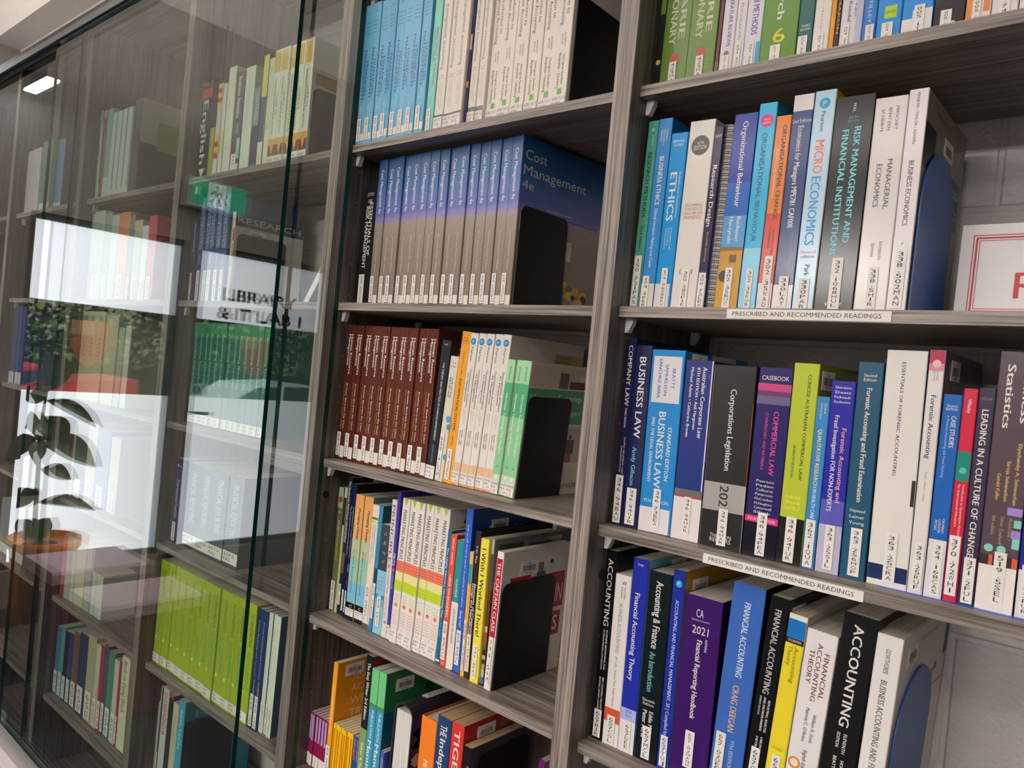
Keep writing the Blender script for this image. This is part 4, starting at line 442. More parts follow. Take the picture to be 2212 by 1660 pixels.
BK(1,'101a1d',0,66.3,35.56,268,209,27.8,-6,'black accounting and finance textbook with teal subtitle',None,(('d', 'Accounting & Finance', 0.5, 0.05, 0.405, 0.34, 'e9e4dc'), ('d', 'An Introduction', 0.45, 0.425, 0.635, 0.28, '72b8c0'), ('h', 'Eleventh', 0.45, 0.68, 0.55, 0.016, 'e9e4dc'), ('h', 'Edition', 0.45, 0.7, 0.48, 0.016, 'e9e4dc'), ('d', 'Eddie McLaney', 0.62, 0.735, 0.9, 0.2, 'e9e4dc'), ('d', 'Peter Atrill', 0.34, 0.735, 0.88, 0.2, 'e9e4dc'), ('L', '657MCL', 0.33, 0.7, 0.815, 0.985)),{})
BK(1,'202f90',0,102.9,19.49,278,217,28.1,-6,'blue financial management paperback with round logo',None,(('o', 0.5, 0.068, 0.26, '28a0d0'), ('h', 'P', 0.5, 0.068, 0.18, 0.018, 'e9e4dc'), ('d', 'ACCOUNTING AND FINANCIAL MANAGEMENT, 2E | Compiled by', 0.5, 0.15, 0.83, 0.28, 'c0cce8'), ('L', '657TUJ', 0.2, 0.75, 0.83, 0.985)),{'cov': 'c08a14', 'ritems': (('rb', 0.1, 0.05, '00351'),)})
BK(1,'37175e',0,123.4,54.20,250,195,28.4,1,'thick purple financial reporting handbook',None,(('h', 'CA', 0.42, 0.09, 0.2, 0.045, 'e9e4dc'), ('h', 'CHARTERED ACCOUNTANTS', 0.45, 0.13, 0.5, 0.008, 'e9e4dc'), ('h', '2021', 0.47, 0.18, 0.44, 0.045, 'e9e4dc'), ('d', 'AUSTRALIA', 0.66, 0.22, 0.29, 0.06, 'e9e4dc'), ('d', 'Financial Reporting Handbook', 0.48, 0.235, 0.665, 0.15, 'e9e4dc'), ('L', '657.02HAND', 0.35, 0.6, 0.73, 0.93)),{'cov': '2a1048'})
BK(1,'3c66b4',0,179.0,44.36,282,220,28.6,38,'thick mid blue financial accounting textbook',None,(('d', 'FINANCIAL ACCOUNTING', 0.52, 0.085, 0.435, 0.2, 'dce4f2'), ('d', 'CRAIG DEEGAN', 0.5, 0.475, 0.695, 0.2, 'e2b474'), ('d', '9TH EDITION', 0.6, 0.73, 0.87, 0.12, 'a8c4e8'), ('L', '657.02DEE', 0.1, 0.4, 0.71, 0.9)),{'cov': '101a2c'})
BK(1,'121214',0,223.9,25.39,277,216,28.9,60,'thick black financial accounting textbook beside the yellow one',None,(('d', 'FINANCIAL ACCOUNTING', 0.5, 0.06, 0.455, 0.34, 'c8c4c0'), ('d', 'REPORTING, ANALYSIS', 0.75, 0.48, 0.63, 0.12, 'e9e4dc'), ('d', 'AND DECISION MAKING', 0.52, 0.47, 0.63, 0.12, 'e9e4dc'), ('d', 'SEVENTH EDITION', 0.3, 0.47, 0.56, 0.1, 'e9e4dc'), ('d', 'CARLON | MLADENOVIC', 0.66, 0.655, 0.8, 0.12, 'e9e4dc'), ('d', 'MITRIONE', 0.42, 0.66, 0.76, 0.12, 'e9e4dc'), ('L', '657CAR', 0.25, 0.7, 0.71, 0.88)),{'cov': '0a0a0c', 'ritems': (('rb', 0.05, 0.04, '00348'),)})
BK(1,'ead634',0,250.5,23.14,261,203,29.2,60,'yellow accounting theory textbook with blue cap',None,(('p', 0, 1, 0, 0.025, 'e8e2da'), ('p', 0, 1, 0.025, 0.115, '1f70b8'), ('p', 0, 1, 0.115, 0.142, '2a2426'), ('h', '7TH EDITION', 0.5, 0.128, 0.7, 0.012, 'e9e4dc'), ('d', 'Accounting', 0.66, 0.155, 0.33, 0.26, '86861e'), ('d', 'Theory', 0.34, 0.155, 0.25, 0.26, '86861e'), ('h', 'GODFREY', 0.5, 0.66, 0.6, 0.013, '9a8c20'), ('L', '657GOD', 0.3, 0.75, 0.69, 0.88)),{'cov': 'd0c8b8'})
BK(1,'eae4e2',0,275.1,37.23,248,193,29.5,60,'white financial accounting theory textbook with maroon title',None,(('d', 'FINANCIAL', 0.74, 0.1, 0.33, 0.17, '6a4448'), ('d', 'ACCOUNTING', 0.5, 0.06, 0.35, 0.17, '6a4448'), ('d', 'THEORY', 0.27, 0.1, 0.27, 0.17, '6a4448'), ('d', 'William R. Scott', 0.66, 0.41, 0.555, 0.12, '4a4446'), ('d', "Patricia C. O'Brien", 0.42, 0.39, 0.56, 0.12, '4a4446'), ('d', 'Eighth Edition', 0.55, 0.6, 0.73, 0.13, '4a4446'), ('o', 0.25, 0.68, 0.2, 'e08a34'), ('o', 0.25, 0.68, 0.13, 'eae4e2'), ('L', '657SCO', 0.4, 0.7, 0.75, 0.93)),{})
BK(1,'17181b',0,314.0,39.29,280,219,29.7,60,'broad black accounting textbook with large thin title',None,(('d', 'ACCOUNTING', 0.5, 0.045, 0.485, 0.3, 'e9e4dc'), ('d', 'ELEVENTH', 0.6, 0.515, 0.6, 0.1, 'e9e4dc'), ('d', 'EDITION', 0.4, 0.515, 0.58, 0.1, 'e9e4dc'), ('d', 'HOGGETT | MEDLIN', 0.62, 0.63, 0.8, 0.1, 'e9e4dc'), ('d', 'BEATTIE | EDWARDS', 0.4, 0.62, 0.8, 0.1, 'e9e4dc'), ('L', '657HOG', 0.3, 0.6, 0.8, 0.95)),{'cov': '0c0c0e', 'ritems': (('rb', 0.2, 0.04, '00350'),)})
BK(1,'e9e3de',0,357.7,28.42,266,245,30.0,45,'white business accounting book beside the blue bookend, kingfisher cover',None,(('d', 'GOWTHORPE', 0.5, 0.06, 0.17, 0.2, '5a5456'), ('d', 'BUSINESS ACCOUNTING AND FINANCE', 0.5, 0.2, 0.68, 0.26, '5a5456'), ('L', '657GOW', 0.3, 0.7, 0.75, 0.95)),{'cov': 'd8d0c6', 'ritems': (('rt', 'GOWTHORPE', 0.35, 0.72, 0.06, 0.025, '6a6460'), ('rb', 0.12, 0.06, '00352'), ('rp', 0.92, 1, 0, 0.24, '1c4a3c'), ('rp', 0.68, 0.74, 0.27, 0.4, '9a5a34'), ('rp', 0.74, 0.8, 0.25, 0.29, '6a5434'), ('rp', 0.73, 1, 0.36, 0.37, '8a7448'), ('rt', 'COLLIE', 0.45, 0.8, 0.86, 0.06, '4a6a8a'))})
ROW('G1',1.9214,'top shelf behind left glass')
BK(1,'2a2a2c',0,-1389.6,51.71,264,200,16.0,-12,'black English reference book with red badge',None,(('p', 0, 1, 0.1, 0.2, 'c8423c'), ('h', 'Mind!', 0.5, 0.05, 0.9, 0.045, 'b8bcb0'), ('d', 'English', 0.45, 0.22, 0.85, 0.55, 'dce2d4'), ('t', 0.5, 0.9, 0.99, 0.6, 'dce2d4')),{})
BK(1,'a8a850',0,-1337.4,21.65,130,101,18.4,-12,'short olive paperback beside the black English book',None,(),{})
BK(1,'d8ccd0',0,-1315.3,21.31,242,188,20.8,-12,'thin red and yellow striped paperback',None,(('p', 0, 1, 0, 0.05, 'd8c840'), ('p', 0, 1, 0.05, 0.1, 'c04038'), ('p', 0, 1, 0.1, 0.15, 'd8c840'), ('p', 0, 1, 0.15, 0.2, 'c04038'), ('p', 0, 1, 0.2, 0.25, 'd8c840'), ('p', 0, 1, 0.56, 0.62, 'd8c840'), ('p', 0, 1, 0.62, 0.68, 'b84040'), ('p', 0, 1, 0.68, 0.74, 'd8c840'), ('p', 0, 1, 0.74, 0.8, 'b84040'), ('p', 0, 1, 0.82, 1, 'd9e2cc')),{})
BK(1,'d6d8cc',0,-1293.5,16.77,240,187,23.2,-12,'cream paperback with green smudged foot',None,(('p', 0, 1, 0.5, 0.75, 'c8d098'), ('p', 0, 1, 0.75, 1, 'd9e2cc')),{})
BK(1,'dfe4d0',0,-1276.2,36.50,278,200,25.6,-12,'tall cream paperback with dotted lettering',None,(('d', 'a a a n', 0.4, 0.3, 0.75, 0.2, '9aa8a0'),),{'cov': 'c0c8b0'})
BK(1,'4a5058',0,-1239.2,38.84,260,200,28.0,-12,'slate business statistics book with white foot sticker',None,(('p', 0, 1, 0.9, 1, 'd9e2cc'), ('p', 0.6, 1, 0.65, 0.85, 'a8c8c8'), ('p', 0.4, 0.7, 0.5, 0.6, '8a7ab0'), ('d', 'Business Statistics', 0.5, 0.05, 0.45, 0.4, 'e9e4dc'), ('L', '519.5', 0.1, 0.7, 0.8, 0.99)),{})
BK(1,'dde4d4',0,-1199.8,43.79,265,200,30.4,-12,'white paperback with pale blue lettering',None,(('d', 'Marketing Research', 0.5, 0.1, 0.6, 0.2, 'a8c0d0'), ('d', 'an introduction', 0.4, 0.3, 0.6, 0.12, 'b0bcc0')),{'cov': 'c4ccb4'})
BK(1,'3c4258',0,-1155.5,27.30,207,162,32.8,-10,'dark blue grey paperback with bright panel',None,(('p', 0, 1, 0, 0.45, '7a92a4'), ('d', 'VIRTUAL', 0.5, 0.05, 0.4, 0.3, 'b8c8d0'), ('p', 0, 1, 0.9, 1, '5a78a0')),{})
BK(1,'d8dc5c',0,-1127.8,21.99,283,200,35.2,-11,'tall yellow and navy paperback',None,(('p', 0, 1, 0.3, 0.35, 'e0dc50'), ('p', 0, 1, 0.36, 0.75, '3a4a7c'), ('p', 0, 1, 0.75, 1, 'd9e2cc')),{'cov': '4a3a48'})
BK(1,'dde2cc',0,-1105.3,21.63,272,200,37.6,-12,'cream paperback with green dot',None,(('o', 0.5, 0.1, 0.3, '8ad880'), ('d', 'new marketing research', 0.5, 0.2, 0.6, 0.18, 'a89a9c'), ('o', 0.5, 0.62, 0.22, '7acc7c')),{})
BK(5,'dfe6cf',0,-1083.1,31.93,287,200,40.0,-12,'white wireless communication book with gold top','white wireless communication books',(('p', 0, 1, 0, 0.0, 'd8bc50'), ('p', 0.02, 0.84, 0.02, 0.19, 'd8b44c'), ('d', 'WIRELESS COMMUNICATION', 0.35, 0.24, 0.71, 0.22, '5a6458'), ('d', 'GUIDE TO', 0.65, 0.38, 0.55, 0.2, '5a6458'), ('p', 0, 1, 0.745, 0.8, 'd8a44c'), ('p', 0, 1, 0.8, 0.89, '6a3024'), ('t', 0.5, 0.8, 0.89, 0.5, 'd89a3c'), ('N', ('004.6', 'GUI'), 0.9, 0.99, 0.0, 1.0)),{'cov': 'd4d4c4', 'last': (('rp', 0.5, 0.85, 0.05, 0.16, 'c8b080'), ('rp', 0.5, 0.8, 0.17, 0.27, 'b08088'), ('rp', 0.05, 0.45, 0.27, 0.37, 'a8843c'), ('rp', 0.5, 0.85, 0.28, 0.36, '7a3c38'), ('rt', 'G', 0.87, 0.95, 0.2, 0.03, '3a3a3a'), ('rt', 'W', 0.87, 0.95, 0.27, 0.03, '3a3a3a'), ('rt', 'C', 0.87, 0.95, 0.34, 0.03, '3a3a3a'))})
ROW('G2',1.6000,'second shelf behind left glass')
BK(1,'34466c',0,-1390.8,14.74,218,170,24.0,-9,'short navy paperback at the left of the navy set',None,(('d', 'RESEARCH METHOD', 0.5, 0.05, 0.4, 0.4, 'a8b4c8'), ('L', '001.4', 0.2, 0.8, 0.65, 0.98)),{})
BK(5,'3a5484',0,-1375.6,29.63,277,200,33.0,-10,'navy research paperback with long white foot label','navy research paperbacks',(('d', 'RESEARCH METHODS FOR BUSINESS', 0.62, 0.02, 0.5, 0.3, 'b4c4d8'), ('d', 'Students', 0.36, 0.05, 0.5, 0.24, 'b4c4d8'), ('d', 'Saunders Lewis', 0.5, 0.55, 0.64, 0.24, 'b4c4d8'), ('L', '001.42SAU', 0.2, 0.75, 0.7, 0.99)),{})
BK(1,'dfe2dc',0,-1225.7,15.76,231,200,42.0,-11,'white paperback with red digit lettering',None,(('d', 'DIGITAL', 0.35, 0.08, 0.35, 0.4, 'c03844'), ('p', 0.5, 1, 0.18, 0.32, 'c04048'), ('p', 0.4, 1, 0.34, 0.52, 'd8a050'), ('p', 0.3, 0.8, 0.52, 0.6, '6ab870'), ('L', '001.4DIG', 0.3, 0.8, 0.65, 0.99)),{'cov': 'd0d0c8', 'ritems': (('rp', 0, 1, 0, 0.15, '2c3c60'), ('rt', 'RESEARCH', 0.03, 0.95, 0.075, 0.07, 'c8d0d0'), ('rb', 0.2, 0.17, '00021'))})
ROW('G3',1.2791,'third shelf behind left glass')
BK(13,'2c6a5c',0,-1380.0,28.93,268,200,45.0,-12,'dark green textbook with square white foot label','dark green textbooks',(('p', 0, 1, 0, 0.14, '3a8a60'), ('d', 'Accounting Principles', 0.5, 0.1, 0.6, 0.34, '8ab8a0'), ('p', 0, 1, 0.88, 1, '2a5a52'), ('N', ('657', 'WEY'), 0.9, 0.99, 0.0, 1.0)),{})
ROW('G4',0.9587,'fourth shelf behind left glass')
BK(1,'36365c',0,-1392.7,57.76,224,174,30.0,12,'dark violet book standing left of the financial reporting books',None,(('h', 'L', 0.5, 0.08, 0.4, 0.03, 'e9e4dc'), ('d', 'International Financial', 0.5, 0.25, 0.7, 0.3, 'a8b0c8'), ('L', '657.3', 0.3, 0.6, 0.75, 0.97)),{})
BK(4,'4a5058',0,-1334.5,69.87,220,171,40.0,12,'slate financial reporting book with white foot label','slate financial reporting books',(('d', 'FINANCIAL REPORTING', 0.5, 0.1, 0.7, 0.4, 'a8b4bc'), ('N', ('657.3', 'FIN'), 0.84, 0.97, 0.0, 1.0)),{})
ROW('G5',0.6373,'fifth shelf behind left glass')
BK(12,'a8bc2c',0,-1392.8,39.02,274,200,18.0,12,'lime green accounting textbook with white foot label','lime green accounting textbooks',(('d', "HORNGREN'S", 0.65, 0.08, 0.36, 0.36, '5a6420'), ('d', 'ACCOUNTING', 0.62, 0.4, 0.72, 0.38, '4a9a5c'), ('d', 'Nobles Mattison', 0.25, 0.08, 0.6, 0.14, '7a8a2c'), ('o', 0.2, 0.75, 0.12, 'd8e088'), ('N', ('657', 'NOB'), 0.9, 0.98, 0.0, 1.0)),{})
BK(2,'26386c',0,-920.8,18.52,270,200,24.0,12,'navy fraud paperback with yellow subtitle','navy fraud paperbacks',(('d', 'Fraud Auditing and Forensic', 0.5, 0.1, 0.58, 0.26, '8aa0c8'), ('d', 'FIT & PROPER', 0.55, 0.6, 0.72, 0.28, 'd0c060'), ('L', '363.25', 0.1, 0.8, 0.72, 0.99)),{})
BK(3,'dfe4d4',0,-883.0,15.45,270,200,30.0,12,'white auditing paperback near the upright','white auditing paperbacks',(('d', 'Auditing and Assurance Services', 0.4, 0.1, 0.6, 0.2, '8a9488'), ('L', '657.45', 0.1, 0.6, 0.75, 0.99)),{'cov': '3a5a70'})
ROW('G6',0.3164,'lowest shelf behind left glass')
BK(1,'c0beb8',0,-1392.8,5.70,205,160,45.0,12,'grey box file like binder with white edge',None,(('p', 0, 0.35, 0, 1, 'd8dcd4'),),{'cov': '8a8684'})
BK(1,'c4c4b8',0,-1386.6,5.70,250,195,45.0,12,'tall grey cream paperback behind the binder',None,(),{})
BK(1,'3a4048',0,-1380.4,6.37,247,193,45.0,12,'thin charcoal paperback between pale books',None,(('L', '658', 0.1, 0.9, 0.7, 0.98),),{})
BK(1,'d8d8d0',0,-1372.8,32.35,253,197,45.0,12,'white paperback with red lettering under the lime books',None,(('d', 'ENTREPRENEUR', 0.5, 0.05, 0.5, 0.5, 'b84a48'),),{})
BK(1,'38383c',0,-1339.3,25.15,245,191,45.0,12,'charcoal paperback with tiny red top',None,(('p', 0, 1, 0, 0.03, 'c86a60'),),{})
BK(1,'cfc8a8',0,-1313.0,28.99,233,182,45.0,12,'cream paperback with faint lettering',None,(('d', 'Management', 0.5, 0.15, 0.6, 0.3, '9a9478'),),{})
BK(1,'4aa6c4',0,-1282.8,32.61,251,196,45.0,12,'bright blue paperback with pale letters on the cover',None,(('d', 'RESEARCH', 0.5, 0.1, 0.5, 0.4, 'a8d4e0'),),{'cov': '2a7a94', 'ritems': (('rt', 'RE', 0.15, 0.5, 0.14, 0.08, '6aa8b8'),)})
ROW('F1',1.9214,'top shelf of far glazed bay')
BK(1,'b8ccc0',0,-2080.3,5.70,292,200,20.0,-12,'pale green tall book at the left',None,(),{})
BK(1,'ccd4bc',0,-2074.1,5.70,247,193,21.7,-12,'thin cream book',None,(),{})
BK(1,'6a6a66',0,-2067.9,5.70,271,200,23.3,-12,'grey brown book',None,(('p', 0, 1, 0.8, 1, 'c8ccc0'),),{})
BK(1,'a85a5c',0,-2061.7,14.58,292,200,25.0,-12,'faded red book with cream cap',None,(('p', 0, 1, 0, 0.1, 'c8cc9c'),),{})
BK(1,'8ab8b0',0,-2046.6,41.03,292,200,26.7,-9,'tall mint book',None,(('p', 0, 1, 0.75, 1, 'c8d4cc'),),{'cov': '7aa8a0'})
BK(4,'c4d0c4',0,-2005.1,37.21,274,200,28.3,12,'white book with blue edge','white books with blue edges',(('p', 0.8, 1, 0, 0.9, '5a90b0'),),{})
BK(1,'54544f',0,-1854.8,52.49,292,200,30.0,11,'tall dark box file with white and green label',None,(),{'cov': '5a5e5c', 'ritems': (('rp', 0, 1, 0.0, 0.45, 'b4b8a4'), ('rp', 0.25, 1, 0.2, 0.5, '8a9c58'))})
ROW('F2',1.6000,'second shelf of far glazed bay')
BK(1,'b4bcac',0,-2080.5,19.33,279,200,20.0,-12,'grey cream book at left',None,(('L', '330', 0.2, 0.7, 0.72, 0.98),),{})
BK(1,'c0c8b8',0,-2060.6,79.26,284,200,21.2,-12,'wide pale book with dark marks',None,(('L', '330', 0.2, 0.7, 0.72, 0.98),),{})
BK(1,'98a094',0,-1980.9,51.99,274,200,22.5,-12,'grey book',None,(('L', '330', 0.2, 0.7, 0.72, 0.98),),{})
BK(1,'b4bca4',0,-1928.4,50.47,265,200,23.8,-12,'light olive book',None,(('L', '330', 0.2, 0.7, 0.72, 0.98),),{})
BK(1,'d08048',0,-1877.4,74.83,268,200,25.0,-12,'orange book',None,(('L', '330', 0.2, 0.7, 0.72, 0.98),),{})
BK(1,'7a8480',0,-1802.1,34.44,256,200,26.2,-12,'slate book',None,(('L', '330', 0.2, 0.7, 0.72, 0.98),),{})
BK(1,'b8b49c',0,-1767.1,52.07,239,186,27.5,-12,'beige book',None,(('L', '330', 0.2, 0.7, 0.72, 0.98),),{})
BK(1,'ccd0c8',0,-1714.6,38.63,220,172,28.7,-11,'white book',None,(('L', '330', 0.2, 0.7, 0.72, 0.98),),{})
BK(1,'b83848',0,-1675.4,49.30,247,193,30.0,-11,'crimson book',None,(('L', '330', 0.2, 0.7, 0.72, 0.98),),{})
ROW('F3',1.2791,'third shelf of far glazed bay')
BK(3,'c8c4a4',0,-2083.8,58.59,284,200,20.0,12,'cream paperback with dark grille top','cream paperbacks behind the red shield',(('d', 'IIIIII', 0.5, 0.05, 0.1, 0.6, '5a6a60'), ('d', 'IIIII', 0.5, 0.3, 0.5, 0.4, '9a8a6a')),{})
BK(1,'c4c0a0',0,-1906.9,89.88,274,200,23.3,11,'cream paperback at the right',None,(),{})
BK(1,'b0b49c',0,-1816.5,38.76,239,187,26.7,12,'thin grey cream paperback',None,(),{})
BK(1,'ccd0c0',0,-1777.3,37.83,245,191,30.0,12,'thin white paperback',None,(),{'cov': 'b8b8a0'})
ROW('F4',0.9587,'fourth shelf of far glazed bay')
BK(1,'b8606a',0,-2083.8,5.70,233,182,20.0,12,'rose book',None,(('L', '650', 0.2, 0.7, 0.72, 0.98),),{})
BK(1,'c8c8bc',0,-2077.6,10.47,241,188,22.0,12,'white book',None,(('L', '650', 0.2, 0.7, 0.72, 0.98),),{})
BK(1,'4a5058',0,-2066.6,90.31,234,183,24.0,12,'slate book',None,(('L', '650', 0.2, 0.7, 0.72, 0.98),),{})
BK(1,'c0bca8',0,-1975.8,73.07,255,199,26.0,12,'cream book',None,(('L', '650', 0.2, 0.7, 0.72, 0.98),),{})
BK(1,'5a6a88',0,-1902.2,94.75,242,189,28.0,12,'dull blue book',None,(('L', '650', 0.2, 0.7, 0.72, 0.98),),{})
BK(1,'b8b4a4',0,-1807.0,66.37,228,178,30.0,12,'beige book',None,(('L', '650', 0.2, 0.7, 0.72, 0.98),),{})
ROW('F5',0.6373,'fifth shelf of far glazed bay')
BK(1,'b05058',0,-2081.4,30.00,200,156,20.0,-12,'red edged book',None,(),{})
BK(1,'b8bcb4',0,-2050.9,40.59,200,156,21.7,-12,'grey white book',None,(),{})
BK(1,'c8ccc0',0,-2009.8,30.73,200,156,23.3,-12,'thin white book',None,(),{})
BK(1,'c8c8b0',0,-1978.6,73.59,200,156,25.0,-12,'cream book',None,(),{})
BK(1,'a8aca4',0,-1904.5,45.69,200,156,26.7,-12,'grey book',None,(),{})
BK(1,'9aa098',0,-1858.3,9.93,200,156,28.3,-12,'thin grey book',None,(),{})
BK(3,'b8c8b8',0,-1847.9,25.75,130,101,30.0,-12,'short pale mint book with stained edge','short pale mint books',(),{})
ROW('F6',0.3164,'lowest shelf of far glazed bay')
BK(1,'3f7aa4',0,-2081.2,33.63,218,170,25.0,-12,'blue paperback',None,(('L', '650', 0.1, 0.8, 0.65, 0.97),),{})
BK(1,'4aa4a0',0,-2047.1,32.00,228,178,25.8,-12,'turquoise paperback',None,(('L', '650', 0.1, 0.8, 0.65, 0.97),),{})
BK(1,'2a3038',0,-2014.6,33.59,221,172,26.5,-12,'black paperback',None,(('L', '650', 0.1, 0.8, 0.65, 0.97),),{})
BK(1,'2f4a78',0,-1980.5,32.95,225,175,27.3,-12,'navy paperback',None,(('L', '650', 0.1, 0.8, 0.65, 0.97),),{})
BK(1,'7a5c4c',0,-1947.0,46.18,239,186,28.1,-12,'brown paperback',None,(('L', '650', 0.1, 0.8, 0.65, 0.97),),{})
BK(1,'36466a',0,-1900.3,61.72,249,194,28.8,-12,'slate blue paperback',None,(('L', '650', 0.1, 0.8, 0.65, 0.97),),{})
BK(1,'b8b48c',0,-1838.1,59.60,260,200,29.6,-12,'cream paperback with dark sticker gap',None,(('L', '650', 0.1, 0.8, 0.65, 0.97),),{})
BK(1,'c8ccb8',0,-1778.0,31.23,248,193,30.4,-12,'shorter white paperback',None,(('L', '650', 0.1, 0.8, 0.65, 0.97),),{})
BK(1,'a83444',0,-1746.3,26.92,254,198,31.2,-12,'crimson and navy paperback',None,(('L', '650', 0.1, 0.8, 0.65, 0.97),),{})
BK(1,'3a5470',0,-1718.9,25.25,262,200,31.9,-12,'dusty navy paperback',None,(('L', '650', 0.1, 0.8, 0.65, 0.97),),{})
BK(1,'3a8a70',0,-1693.1,39.88,253,197,32.7,-12,'green paperback',None,(('L', '650', 0.1, 0.8, 0.65, 0.97),),{})
BK(1,'c8ccc0',0,-1652.7,30.13,241,188,33.5,-12,'white paperback before the red one',None,(('L', '650', 0.1, 0.8, 0.65, 0.97),),{})
BK(1,'b03040',0,-1622.1,15.09,245,191,34.2,-12,'slim red paperback',None,(('L', '650', 0.1, 0.8, 0.65, 0.97),),{})
BK(1,'d8dcb8',0,-1606.5,49.16,266,200,35.0,-12,'cream paperback with tall dark lettering',None,(('d', 'Book on Doing Work', 0.5, 0.05, 0.6, 0.5, '3a5a6a'),),{})
ROW('H1',1.9214,'top shelf of leftmost glazed bay')
BK(3,'c8c4c4',0,-2771.9,50.87,241,188,20.0,-12,'white tall journal','white journals',(('d', 'JOURNAL', 0.5, 0.2, 0.5, 0.3, 'a8a4a8'),),{})
BK(2,'5f8468',0,-2618.2,49.49,260,200,25.0,-12,'green journal with white foot','green journals',(('p', 0, 1, 0.88, 1, 'c8d0c0'),),{})
BK(1,'4a8cae',0,-2489.7,69.94,252,196,30.0,12,'blue binder',None,(('p', 0, 1, 0.9, 1, 'c8d0d4'),),{'cov': '3a4a54'})
ROW('H2',1.2791,'third shelf of leftmost glazed bay')
BK(4,'3a4a7c',0,-2774.8,32.18,292,200,20.0,0,'navy binder','navy binders',(('p', 0, 1, 0.85, 1, 'c8ccd0'),),{})
ROW('H3',0.6373,'fifth shelf of leftmost glazed bay')
BK(6,'8a8c90',0,-2755.8,46.48,200,156,30.0,0,'grey gold banded journal','grey journals',(('p', 0, 1, 0.72, 0.78, 'b89a58'), ('p', 0, 1, 0.82, 1, 'dcdcd8')),{})
EXTRA = ['PRESCRIBED AND RECOMMENDED READINGS', 'R', 'LIBRARY', '& IT LAB 1', 'STUDY', 'SKILLS', 'FOR', 'STUDENTS', 'study skills', 'ESSENTIALS', '01786', 'Lib', '823.CO']
gather(words() | set(EXTRA))
# ------------------------------------------------------------------ room shell
FL, CE, XW, YB, XR, YF = 0.0, 3.45, -4.0, .295, 3.4, -9.5
WALL = plain('warm_white_paint', 'd8d2cc', .8); WALLD = plain('grey_paint', '8f8a84', .8); CEIL = plain('ceiling_paint', 'ddd6cf', .85); CARP = plain('charcoal_carpet', '2a282a', .95, 300, .3)
ALU = plain('brushed_aluminium', 'a8a6a6', .35, 60, .05, .7); DALU = plain('dark_grey_frame', '55585a', .45, 60, .05)
def slab(name, *b_, mat=WALL): mb = MB(); mb.box(*b_, mat); return struct(mb.build(name))
slab('floor', XW-.15, XR, YF, YB, -.1, FL, mat=CARP)
slab('ceiling', XW-.15, XR, YF, .17, CE, CE+.1, mat=CEIL)
slab('wall_back', XW-.15, XR, YB, YB+.12, 0, 3.6, mat=brick())
slab('wall_right', XR, XR+.12, YF, YB, 0, CE, mat=plain('taupe_paint', '77726e'))
slab('wall_front', XW-.15, XR, YF-.12, YF, 0, CE, mat=plain('dark_taupe_paint', '57534f'))
slab('trim_1', XW, XR, .17, YB, 2.91, CE+.1, mat=CEIL)          # shallow pelmet over the bookcases
W1 = (-1.35, -.48); DR = (-2.38, -1.44); ZB, ZT = .2, 2.12
mb = MB()
for y0, y1, z0, z1 in ((YF, DR[0], 0, CE), (DR[1], W1[0], 0, ZT), (W1[1], YB, 0, CE), (DR[0], W1[1], ZT, CE), (DR[0], W1[1], 0, ZB)): mb.box(XW-.15, XW, y0, y1, z0, z1, WALLD)
struct(mb.build('wall_left'))
# frosted film, street daylight put in as the film's own glow
FILMM = M('e6ecf4', .6, FILM); FILMW = M('f0eee8', .6, FILM)
def glazing(name, y0, y1, door=False):
    f = MB(); x0, x1 = XW-.09, XW-.03; q = .035
    for a in ((y0, y0+q, ZB, ZT), (y1-q, y1, ZB, ZT), (y0, y1, ZB, ZB+q), (y0, y1, ZT-q, ZT)): f.box(x0, x1, *a, DALU)
    root = struct(f.build(name))
    g = MB(); g.box(XW-.066, XW-.06, y0+q, y1-q, ZB+q, ZT-q, GLASS); g.build('pane', root)
    fm = MB(); fm.box(XW-.0585, XW-.058, y0+q, y1-q, ZB+q, 1.165, FILMM); fm.box(XW-.0585, XW-.058, y0+q, y1-q, 1.66, ZT-q, FILMM); fm.build('frosted_film', root)
    return root
w1 = glazing('window_1', *W1); d1 = glazing('door_1', *DR)
def flat(name, parent): return MB()
tx = MB(); GR = M('4a4a4e', .7)
for i_ in range(5):
    a_, e_ = .004*math.cos(i_*1.257), .004*math.sin(i_*1.257); X_ = XW-.0576+.0001*i_
    tx.text('LIBRARY', lambda u, q: (X_, -1.65-.5*u+a_, 1.80+.078*q+e_), GR); tx.text('& IT LAB 1', lambda u, q: (X_, -1.62-.58*u+a_, 1.68+.078*q+e_), GR)
tx.build('window_lettering', d1)
h_ = MB(); h_.tube([(XW-.03, -1.47, 1.07), (XW+.02, -1.47, 1.07), (XW+.02, -1.58, 1.07)], .01, M('2a2a2c', .3)); h_.build('door_handle', d1)
def shield(y, z, root):
    s_ = MB(); pr = [(y-.1, z+.12), (y+.1, z+.12), (y+.1, z-.02), (y+.06, z-.1), (y, z-.15), (y-.06, z-.1), (y-.1, z-.02)]
    s_.prism(pr, XW-.0578, XW-.0572, 0, M('c05a48', .5)); s_.box(XW-.0572, XW-.0568, y-.02, y+.1, z+.04, z+.12, M('d8a878', .5)); s_.build('shield_emblem', root)
shield(-.88, 1.45, w1); shield(-1.9, 1.46, d1)
st = MB(); st.box(XW-.0578, XW-.0572, -1.57, -1.49, 1.175, 1.25, WHITE); st.poly([(XW-.057, -1.53+.028*math.cos(i*.3), 1.212+.028*math.sin(i*.3)) for i in range(21)], M('3a4a6a')); st.build('round_notice_sticker', d1)
